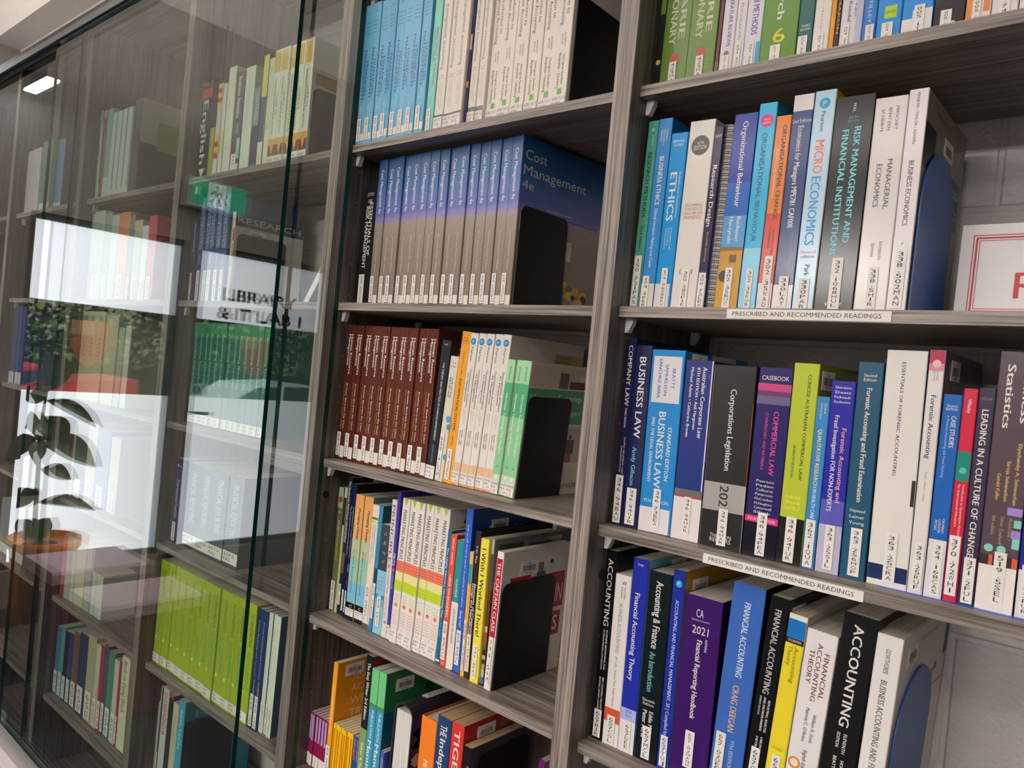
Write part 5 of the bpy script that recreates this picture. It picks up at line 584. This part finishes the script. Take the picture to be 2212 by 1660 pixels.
# ------------------------------------------------------------------ ceiling lights
def ceiling_light(x, y, label, g='suspended ceiling lights', z=CE-.3, lx=1.2, ly=.3, pw=LAMP):
    t = thing('ceiling_light', label, 'ceiling light', (x, y, z), group=g)
    b_ = MB(); b_.box(-lx/2, lx/2, -ly/2, ly/2, -.03, -.0005, ALU)
    for xx in (-.4, .4): b_.tube([(xx, 0, 0), (xx, 0, CE-z-.001)], .003, ALU, 6)
    b_.build('housing', t)
    d_ = MB(); d_.box(-lx/2+.03, lx/2-.03, -ly/2+.03, ly/2-.03, .0, .006, M('fff9f4', .6, pw*((5 if x < -2 else .5) if y > -4 else .15))); d_.build('added_uplight', t)  # upward glow added to brighten the ceiling, strongest near the window
    d_ = MB(); d_.box(-lx/2+.02, lx/2-.02, -ly/2+.02, ly/2-.02, -.036, -.0305, M('fff9f4', .6, pw*(.25 if y > -4 else 3.2))); d_.build('diffuser', t)
k = 0
for y in (-2.45, -8.0, -8.9):  # nearest row is added, out of view, to light the ceiling
    for x in (-2.7, -.7, 1.4):
        ceiling_light(x, y, 'white suspended ceiling light, %s row from the bookcases, %s' % (('added nearest', 'second', 'third', 'fourth')[k//3], ('window side', 'middle', 'right side')[k % 3]), z=CE-.3 if y < -4 else CE-.75); k += 1
t = thing('pendant_light', 'bright slim linear light hanging near the window wall corner', 'light', (-3.74, -.4, 2.72))
b_ = MB(); b_.box(-.17, .17, -.03, .03, -.02, .03, ALU); b_.tube([(-.1, 0, .03), (-.1, 0, .7)], .003, ALU, 6); b_.tube([(.1, 0, .03), (.1, 0, .7)], .003, ALU, 6); b_.build('housing', t)
d_ = MB(); d_.box(-.165, .165, -.028, .028, -.03, -.0205, M('f4f8ff', .6, 30)); d_.build('diffuser', t)
# exit sign
t = thing('exit_sign', 'green illuminated exit sign with white running figure above the glazed door', 'sign', (-3.93, -1.46, 2.32))
b_ = MB(); b_.box(-.055, .03, -.2, .17, 0, .17, M('e0e4e2', .5)); b_.tube([(0, 0, .17), (0, 0, CE-2.32)], .008, ALU); b_.build('housing', t)
f = MB(); f.box(.0302, .034, -.19, .16, .01, .16, M('0a9a6c', .5, .9)); f.box(.0342, .036, -.06, .05, .012, .158, M('e8f4ee', .5, .9))
gm = M('0a8a5e', .5)
f.poly([(.0365, -.005+.014*math.cos(i*.4), .135+.014*math.sin(i*.4)) for i in range(16)], gm)
for a in (((-.01, .118), (.015, .118), (.005, .07), (-.02, .07)), ((-.02, .075), (-.005, .075), (-.03, .025), (-.048, .03)), ((0, .075), (.008, .068), (.035, .05), (.03, .02), (.02, .022), (.02, .045)), ((.012, .115), (.035, .09), (.03, .085), (.01, .1)), ((-.01, .115), (-.035, .1), (-.04, .08), (-.033, .08), (-.028, .095))): f.poly([(.0366, y, z) for y, z in a], gm)
f.build('sign_face', t)
# ------------------------------------------------------------------ bookcases
ZS = [1.6+v for v in (.642, .3214, 0, -.3209, -.6413, -.9627, -1.2836)]
TH = .0155
BAYS = [('right', -.012, .647, 'open grey oak bookcase at the right, against the painted block wall'), ('middle', -.703, -.044, 'open grey oak bookcase in the middle, right of the glass doors'), ('left', -1.394, -.735, 'grey oak bookcase behind the overlapping glass doors, left of the open middle one'), ('far', -2.085, -1.426, 'grey oak bookcase second from the middle one, deep behind glass'), ('edge', -2.776, -2.117, 'grey oak bookcase at the left photo edge behind glass'), ('end', -3.467, -2.808, 'grey oak bookcase at the window end of the row')]
PEG = M('e8e6e6', .5); HOLE = M('a08a70', .7); CAPM = M('181412', .5)
def bookcase(key, x0, x1, label):
    t = thing('bookcase', label, 'bookcase', ((x0+x1)/2, .135, 0)); o_ = Vector((-(x0+x1)/2, -.135, 0))
    def fin(mb, name, par=t):
        mb.v = [tuple(Vector(v)+o_) for v in mb.v]; return mb.build(name, par)
    for sd, (a, b_) in enumerate(((x0-.016, x0), (x1, x1+.016))):
        mb = MB(); mb.box(a+.00015, b_-.00015, -.022, .292, .08, 2.47, WOODSHADE, (None, None, WOODV, None, None, None))
        if sd == 0 and key in ('right', 'middle'):
            for y in (.03, .235):
                for i in range(33):
                    z = .2+i*.064+.012; mb.poly([(b_+.0001, y+.002*math.cos(j*.7854), z+.002*math.sin(j*.7854)) for j in range(8)], HOLE)
        fin(mb, 'side_panel')
        if sd == 0 and key in ('right', 'middle'):
            for zc in (1.203,):
                mb = MB(); mb.prism([(.02+.0075*math.cos(j*.3491), zc+.0075*math.sin(j*.3491)) for j in range(18)], b_, b_+.0012, 0, CAPM); fin(mb, 'screw_cap')
    for i, z in enumerate(ZS):
        if i == 0 and key not in ('right', 'middle'): continue
        mb = MB(); mb.box(x0+.0005, x1-.0005, 0, .29, z-TH, z, WOODH); sh = fin(mb, 'shelf')
        for a, s_ in ((x0, 1), (x1, -1)):
            for y in (.024, .225):
                if key not in ('right', 'middle') and i > 2: continue
                mb = MB(); zt = z-TH-.0002
                pr = [(y-.005, zt), (y+.005, zt), (y+.005, zt-.012), (y+.002, zt-.021), (y-.003, zt-.021), (y-.005, zt-.018)]
                n = len(mb.v); w0, w1_ = a+s_*.0004, a+s_*.012
                mb.prism([(a+s_*.0004, zt), (a+s_*.013, zt), (a+s_*.013, zt-.006), (a+s_*.006, zt-.021), (a+s_*.0004, zt-.021)], y-.005, y+.005, 1, PEG); fin(mb, 'shelf_peg', t)
        if key == 'right' and i in (2, 3):
            mb = MB(); xa, xb = (.157, .3585); za = z-.0155+(.0012 if i == 2 else -.001)
            mb.box(xa, xb, -.0012, -.0002, za, za+.0125, WHITE); mb.text('PRESCRIBED AND RECOMMENDED READINGS', lambda u, q: (xa+.008+u*.183, -.0014, za+.0038+q*.0058), INK)
            mb.v = [tuple(Vector(v)+o_) for v in mb.v]; s2 = mb.build('label_strip', sh)
    mb = MB(); mb.box(x0-.0158, x1+.0158, -.022, .292, 2.4702, 2.486, WOODH); fin(mb, 'top_panel')
    mb = MB(); mb.box(x0-.0158, x1+.0158, -.0, .292, .0005, .0798, WOODH); fin(mb, 'plinth')
for b_ in BAYS: bookcase(*b_)
build_books()
# ------------------------------------------------------------------ glass doors and their tracks
def door(label, x0, x1, y0):
    t = thing('sliding_glass_door', label, 'glass door', ((x0+x1)/2, y0, .16)); hw = (x1-x0)/2
    mb = MB(); mb.box(-hw, hw, 0, .01, 0, 2.29, GLASS, (GLEDGE, GLEDGE, None, GLASSB, GLEDGE, GLEDGE)); mb.build('pane', t)
    mb = MB(); mb.box(-hw, hw, -.002, .012, -.012, -.0002, ALU); mb.build('bottom_rail', t)
    mb = MB(); mb.box(-hw, hw, -.002, .012, 2.2902, 2.306, DALU); mb.build('top_rail', t)
door('front sliding glass door overlapping the rear one, edge left of the uprights', -2.31, -.843, -.056)
door('rear sliding glass door, green edge beside the blue finance books', -2.125, -.655, -.037)
door('far sliding glass door at the photo edge, nearest the window', -3.62, -2.14, -.037)
t = thing('door_track', 'dark metal top track of the sliding glass doors', 'track', (-2.1, -.04, 2.468)); mb = MB(); mb.box(-1.6, 1.48, -.03, .014, 0, .014, M('141414', .4)); mb.box(-1.6, 1.48, -.0305, -.028, -.02, 0, DALU); mb.build('channel', t)
t = thing('door_track', 'pale metal bottom track and ledge of the sliding glass doors', 'track', (-2.1, -.04, .0005)); mb = MB(); mb.box(-1.6, 1.48, -.022, .012, .1, .147, ALU); mb.build('channel', t)
mb = MB(); mb.box(-1.6, 1.48, -.05, .012, .0, .0998, M('cfc4c6', .5)); mb.box(-1.6, 1.48, -.058, -.0502, .05, .1, M('d8cdd0', .4)); mb.build('ledge', t)
# ------------------------------------------------------------------ bookends
def bookend(label, x, y, z, hz, dp, hx, shape='square', ln=.1, lean=0, rid=None):
    if rid: x = LAST[rid][0]+.0006; lean = LAST[rid][3]
    m_ = M(hx, .5 if hx[0] == '0' else .4)
    t = thing('bookend', label, 'bookend', (x, y, z), (0, lean, 0)); r = .012
    if shape == 'square': pr = [(0, 0), (dp, 0), (dp, hz-r), (dp-.35*r, hz-.35*r), (dp-r, hz), (r, hz), (.35*r, hz-.35*r), (0, hz-r)]
    else: pr = [(0, 0), (dp, 0)]+[(dp/2+dp/2*math.cos(a)*(1), hz*.62+hz*.38*math.sin(a)) for a in [math.pi*i/14 for i in range(15)]]
    mb = MB(); mb.prism(pr, .0006, .0022, 0, m_); mb.build('upright_plate', t)
    mb = MB(); mb.box(-ln, .0006, .004, dp-.004, -.0002, .0002, m_); mb.build('base_plate', t)
ZZ = [z for z in ZS]
bookend('black metal bookend right of the thick cream introductions, top shelf', -.181, .042, ZZ[1]+.0003, .197, .132, '060607', rid='M1')
bookend('black metal bookend in front of the beach photo cover', -.249, .03, ZZ[2]+.0003, .174, .132, '060607')
bookend('black metal bookend beside the pale green information technology books', -.2095, .04, ZZ[3]+.0003, .174, .12, '060607', rid='M3')
bookend('black metal bookend beside the white and red captain book', -.2105, .026, ZZ[4]+.0003, .178, .145, '060607', rid='M4')
bookend('black metal bookend beside the black novel, lowest middle shelf', -.206, .035, ZZ[5]+.0003, .2, .14, '060607', rid='M5')
bookend('blue arched bookend beside the white business economics textbook', .3655, .04, ZZ[2]+.0003, .208, .16, '1f5aa8', 'arch', rid='R2')
bookend('blue bookend lying under the broad brown statistics textbook, right end', .53, .02, ZZ[3]+.0003, .2, .15, '1f5ac0', 'arch', .165)
bookend('blue arched bookend beside the kingfisher cover', .4, .04, ZZ[4]+.0003, .215, .17, '1f5aa8', 'arch', rid='R4')
bookend('black metal bookend beside the white wireless books behind glass', -.925, .045, ZZ[1]+.0003, .175, .13, '0c0c0e', rid='G1')
bookend('black metal bookend in front of the research cover behind glass', -1.21, .05, ZZ[2]+.0003, .178, .14, '0c0c0e', rid='G2')
bookend('black metal bookend below the lime green row behind glass', -1.245, .045, ZZ[6]+.0003, .2, .14, '0c0c0e', rid='G6')
# ------------------------------------------------------------------ odd books and the reserve sign
def leaning(label, loc, rot, t, H, D, cl, cov, art, pg=None):
    e = make_book('book', t, H, D, cl, (), {'cov': cov}, art); e.location = loc; e.rotation_euler = rot; tag(e, label, 'book'); return e
leaning('maroon study skills book slumped diagonally against the upright behind glass', (-.98, .1, ZZ[2]+.001), (0, .62, 0), .018, .235, .17, 'e0dcd4', '6a2438', (('rt', 'STUDY', .1, .7, .12, .06, 'd8d0c8'), ('rt', 'SKILLS', .1, .75, .22, .06, 'd8d0c8'), ('rt', 'FOR', .1, .4, .32, .05, 'd8d0c8'), ('rt', 'STUDENTS', .1, .85, .42, .06, 'd8d0c8')))
leaning('purple study skills book tilted at the back of the lowest middle shelf', (-.205, .12, ZZ[5]+.001), (0, .2, 0), .012, .2, .15, '8a1c7c', '8a1c7c', ())
e = bpy.data.objects[-1] if False else None
pb = thing('book', 'thick book standing spine up, showing white page ends and parrot painting cover', 'book', (-.445, .03, ZZ[5]+.0005))
t_, H_, D_ = .052, .225, .235
mb = MB(); pr = [(0, 0), (0, H_-.02)]+[(t_/2-t_/2*math.cos(a), H_-.02+.02*math.sin(a)) for a in [math.pi*i/10 for i in range(1, 10)]]+[(t_, H_-.02), (t_, 0), (t_-.003, 0), (t_-.003, H_-.02)]+[(t_/2+(t_/2-.003)*math.cos(a), H_-.02+.017*math.sin(a)) for a in [math.pi*i/10 for i in range(1, 10)]]+[(.003, H_-.02), (.003, 0)]
mb.prism(pr, 0, D_, 1, M('2a2830', .3)); X = t_+.0003
r = random.Random(11)
mb.poly([(X, .002, H_-.025), (X, D_-.002, H_-.025), (X, D_-.002, .11), (X, .002, .11)], M('1f2a7c'))
mb.poly([(X, .002, .108), (X, D_-.002, .108), (X, D_-.002, .002), (X, .002, .002)], M('3a2018'))
def blob(cy, cz, ry, rz, c, k): mb.poly([(X+.0001*k, max(.002, min(D_-.002, cy+ry*math.cos(i*.3142)*(1+.18*math.sin(3*i)))), max(.003, cz+rz*math.sin(i*.3142)*(1+.18*math.cos(4*i)))) for i in range(20)], M(c))
for a in ((.03, .16, .03, .045, '4a2c28', 1), (.1, .165, .1, .04, '2f64b4', 1), (.045, .155, .022, .035, 'b86a64', 2), (.13, .17, .03, .02, '16306a', 2), (.16, .16, .02, .025, '2a78c8', 2), (.02, .125, .015, .012, 'c8a878', 3), (.06, .12, .01, .008, 'd8c850', 3), (.07, .07, .04, .03, 'c82c24', 1), (.045, .035, .03, .03, 'd03020', 2), (.02, .02, .018, .02, 'e0b020', 3), (.1, .04, .02, .025, '1a1416', 2), (.075, .075, .014, .01, 'e8c8b8', 3), (.11, .085, .025, .015, 'b02a28', 2)): blob(*a)
mb.build('cover', pb)
mb = MB(); mb.box(.005, t_-.005, .003, D_-.003, .004, H_-.016, pages('ece8e2', 'b0aca8')); mb.build('page_block', pb)
mb = MB(); mb.box(.018, .034, .05, .13, H_+.0002, H_+.0008, WHITE); mb.text('823.CO', lambda u, q: (.031-.01*q, .06+u*.06, H_+.001), INK); mb.build('call_number_label', pb)
sg = thing('reserve_sign', 'white sign with red double border and red letter, right of the blue arched bookend', 'sign', (.389, .15, ZZ[2]+.0006), (math.radians(-4), 0, 0))
mb = MB(); mb.box(0, .24, 0, .003, 0, .128, M('e9e3e3', .35)); mb.build('board', sg)
mb = MB(); RD = M('c8434a', .5)
for k_, (q, w_) in enumerate(((.0135, .0012), (.0165, .0022), (.0205, .0008))):
    for a in ((q, .24-q, q, q+w_), (q, .24-q, .128-q-w_, .128-q), (q, q+w_, q, .128-q), (.24-q-w_, .24-q, q, .128-q)): mb.box(a[0], a[1], -.0004, -.0001, a[2], a[3], RD)
mb.text('R', lambda u, q: (.062+u*.03, -.0005, .034+q*.034), RD); mb.build('printed_border', sg)
mb = MB(); mb.box(.05, .19, .003, .05, 0, .002, M('d8d4d4', .4)); mb.build('foot', sg)
# ------------------------------------------------------------------ stools and plant near the window (seen mirrored in the glass)
def stool(label, x0, x1, y0, y1):
    t = thing('cube_stool', label, 'stool', ((x0+x1)/2, (y0+y1)/2, .0005)); a, b_ = (x1-x0)/2, (y1-y0)/2
    mb = MB(); mb.box(-a+.01, a-.01, -b_+.01, b_-.01, .0, .395, plain('plum_vinyl', '6a3a4c', .5)); mb.build('body', t)
    mb = MB(); TP = plain('mauve_seat', 'c8a4b4', .45); c = .012
    mb.prism([(-a, .397), (a, .397), (a, .45-c), (a-c, .45), (-a+c, .45), (-a, .45-c)], -b_, b_, 1, TP)
    for y in (-.1, 0, .1): mb.box(-a+.02, a-.02, y-.001, y+.001, .45, .4506, M('9a7484'))
    mb.build('seat', t)
stool('mauve cube stool nearer the window, mirrored in the glass', -3.35, -2.98, -.82, -.42)
stool('mauve cube stool nearer the middle bookcase, mirrored in the glass', -2.74, -2.42, -.81, -.40)
pl = thing('rubber_plant', 'tall rubber plant in a wide orange pot before the window, mirrored in the glass', 'plant', (-3.7, -.6, .0005))
mb = MB(); mb.lathe([(0, .001), (.12, .001), (.17, .38), (.185, .40), (.185, .44), (.17, .44), (.165, .41), (0, .40)], plain('orange_glaze', 'e08a3a', .4)); mb.build('pot', pl, True)
mb = MB(); mb.lathe([(0, .405), (.16, .405), (.16, .402), (0, .402)], M('3a2c22', .9)); mb.build('soil', pl)
mb = MB(); mb.tube([(0, .03, .4), (.01, .04, .7), (0, .04, .92), (0, .04, 1.06), (0, .03, 1.2)], [.012, .011, .01, .008, .005], M('3a4030', .7)); mb.build('stem', pl, True)
LEAF = plain('rubber_leaf', '5f7056', .3, 30, .25)
for i, (y0, z0, y1, z1, w_) in enumerate([(-.56, 1.18, -.62, 1.38, .17), (-.57, 1.14, -.8, 1.01, .07), (-.57, 1.15, -.47, 1.17, .11), (-.56, 1.06, -.66, .87, .17), (-.55, 1.02, -.47, 1, .13), (-.57, .94, -.84, .79, .13), (-.54, .95, -.38, .83, .11), (-.55, .93, -.53, .82, .08), (-.57, .79, -.72, .73, .08), (-.55, .69, -.47, .59, .1), (-.57, .62, -.83, .57, .065), (-.57, .41, -.63, .54, .09), (-.57, .41, -.5, .53, .09)]):
    a, b_ = Vector((0, y0+.6, z0)), Vector((.05*math.sin(i*2), y1+.6, z1)); ax = b_-a; sd = ax.cross(Vector((1, .15, .1))).normalized(); nn = sd.cross(ax).normalized(); mb = MB(); n = 9
    up = []; dn = []
    for j in range(n+1):
        s_ = j/n; p_ = a+ax*s_+Vector((0, 0, .12*ax.length*math.sin(math.pi*s_))); wv = w_/2*(math.sin(math.pi*min(1, s_*1.02))**.75) if 0 < j < n else .002
        up.append((p_-sd*wv+nn*.012, p_, p_+sd*wv+nn*.012))
    for j in range(n):
        for k_ in (0, 1): mb.poly([up[j][k_], up[j][k_+1], up[j+1][k_+1], up[j+1][k_]], LEAF)
    mb.tube([(0, .035, z0-.02 if z0 > .5 else .4), tuple(a)], .003, M('6a7a4a', .6), 5)
    mb.build('leaf', pl, True)
# ------------------------------------------------------------------ the street beyond the window
GZ = -.62
slab('ground', -60, XW-.15, -45, 30, GZ-.1, GZ, mat=plain('asphalt', '8a8a88', .9, 3, .15))
def car(label, x, y, L_, hx, body, roof, wins):
    t = thing('car', label, 'car', (x, y, GZ)); hw = .85; pm = M(hx, .25); gm_ = M('3a4c58', .1); tm = M('18181a', .8)
    mb = MB(); mb.prism(body, -hw, hw, 0, pm); mb.build('body', t)
    mb = MB(); mb.prism(roof, -hw+.1, hw-.1, 0, pm); mb.build('cabin', t)
    mb = MB()
    for w_ in wins: mb.prism(w_, -hw+.09, hw-.09, 0, gm_)
    mb.build('windows', t)
    for s_ in (-1, 1):
        for yy in (L_*.28, -L_*.28):
            mb = MB(); mb.prism([(yy+.32*math.cos(i*.2618), .32+.32*math.sin(i*.2618)) for i in range(24)], s_*hw-.1, s_*hw+.1, 0, tm); mb.prism([(yy+.18*math.cos(i*.2618), .32+.18*math.sin(i*.2618)) for i in range(24)], s_*hw-.11, s_*hw+.11, 0, ALU); mb.build('wheel', t)
car('red pickup parked across the street, mirrored in the glass', -14, -3.4, 4.6, 'd8384c', [(-2.3, .35), (2.3, .35), (2.3, .8), (1.9, 1.0), (.95, 1.06), (-.05, 1.1), (-1.7, 1.48), (-1.72, 1.1), (-2.3, 1.0)] and [(-2.3, .35), (2.3, .35), (2.3, .85), (.9, 1.05), (-.1, 1.3), (-1.65, 1.42), (-1.65, .95), (-2.3, .9)], [(.9, 1.05), (.35, 1.5), (-.3, 1.56), (-.35, 1.2)], [[(.78, 1.08), (.33, 1.44), (-.2, 1.49), (-.25, 1.12)]])
car('white hatchback parked across the street, mirrored in the glass', -14, -8, 4.3, 'eef2f4', [(-2.1, .3), (2.1, .3), (2.1, .8), (1.3, 1.0), (-1.6, 1.08), (-2.1, .95)], [(1.35, 1.0), (.6, 1.44), (-.4, 1.52), (-1.3, 1.42), (-1.95, 1.05)], [[(1.2, 1.03), (.58, 1.4), (.1, 1.43), (.1, 1.05)], [(.0, 1.05), (.0, 1.44), (-.5, 1.46), (-1.2, 1.38), (-1.5, 1.08)]])
def tree(label, x, y, hgt, r, seed, hx):
    t = thing('tree', label, 'tree', (x, y, GZ), group=None); rr = random.Random(seed)
    mb = MB(); mb.tube([(0, 0, -.02), (.05, .04, hgt*.5), (0, .1, hgt*.8)], [.16, .11, .05], plain('bark', '5a4a3c', .9)); mb.build('trunk', t)
    mb = MB(); fm = [plain('foliage_a'+hx, hx, .8, 8, .4), M('8a9a5a', .8)]
    for i in range(2200):
        th, ph, q = rr.uniform(0, 6.283), math.acos(rr.uniform(-1, 1)), r*rr.uniform(.45, 1)
        c = Vector((q*math.sin(ph)*math.cos(th), q*math.sin(ph)*math.sin(th), hgt*.55+q*1.15*math.cos(ph))); a = Vector((rr.gauss(0, 1), rr.gauss(0, 1), rr.gauss(0, 1))).normalized(); b2 = a.cross(Vector((rr.gauss(0, 1), rr.gauss(0, 1), rr.gauss(0, 1)))).normalized(); s_ = rr.uniform(.07, .15)
        mb.poly([c+a*s_, c+b2*s_*.6, c-a*s_, c-b2*s_*.6], fm[0] if rr.random() < .8 else fm[1])
    mb.build('foliage', t)
k_ = 0
for x, y, hgt, r in ((-21.5, -3.2, 4.6, 1.7), (-23, -6.6, 5.0, 1.9), (-21.5, -9.6, 4.4, 1.7), (-23, -13, 5.2, 1.9), (-21.6, -16.5, 4.6, 1.8), (-24, .5, 5, 1.8), (-21, -20.5, 5, 1.9)):
    tree('leafy green street tree beyond the road, %s along from the bookcase end' % ORD[k_], x, y, hgt, r, k_, ('3f5a38', '4a6240', '36503a')[k_ % 3]); k_ += 1
fe = thing('iron_fence', 'dark iron fence beyond the parked cars', 'fence', (-17.2, -9, GZ)); mb = MB()
mb.box(-.02, .02, -12, 12, .3, .34, CAPM); mb.box(-.02, .02, -12, 12, 1.3, 1.34, CAPM); mb.build('rail', fe)
for i in range(80):
    mb = MB() if i == 0 else mb
    if i == 0: mb.box(-.012, .012, -.012, .012, 0, 1.5, CAPM); q0 = mb.build('bar', fe); q0.location = (0, -12, 0)
    else: q = q0.copy(); col.objects.link(q); q.parent = fe; q.location = (0, -12+i*.3, 0)
bd = thing('street_building', 'pale brick building across the street behind the trees', 'building', (-34, -8, GZ)); mb = MB(); mb.box(-3, 3, -22, 22, -.01, 7, plain('pale_brick', 'b8a898', .9, 5, .2)); mb.build('facade', bd)
for i in range(8):
    mb = MB(); mb.box(3.001, 3.05, -19+i*5, -17+i*5, 1.2, 3, M('4a5660', .2)); mb.build('window', bd)

hd = thing('hedge', 'dark green hedge running behind the iron fence', 'hedge', (-18.4, -9, GZ)); mb = MB(); hm = plain('hedge_leaf', '2f4430', .8, 6, .5); rr = random.Random(3)
mb.box(-.35, .35, -13, 13, -.01, 1.5, plain('hedge_core', '2a3a28', .9, 9, .5))
for i in range(5200):
    c = Vector((rr.uniform(-.4, .48), rr.uniform(-13, 13), rr.uniform(.05, 1.75))); a = Vector((rr.gauss(0, 1), rr.gauss(0, 1), rr.gauss(0, 1))).normalized(); b2 = a.cross(Vector((rr.gauss(0, 1), rr.gauss(0, 1), rr.gauss(0, 1)))).normalized(); s_ = rr.uniform(.05, .12)
    mb.poly([c+a*s_, c+b2*s_*.6, c-a*s_, c-b2*s_*.6], hm if rr.random() < .7 else M('7a9450', .8))
mb.build('foliage', hd)
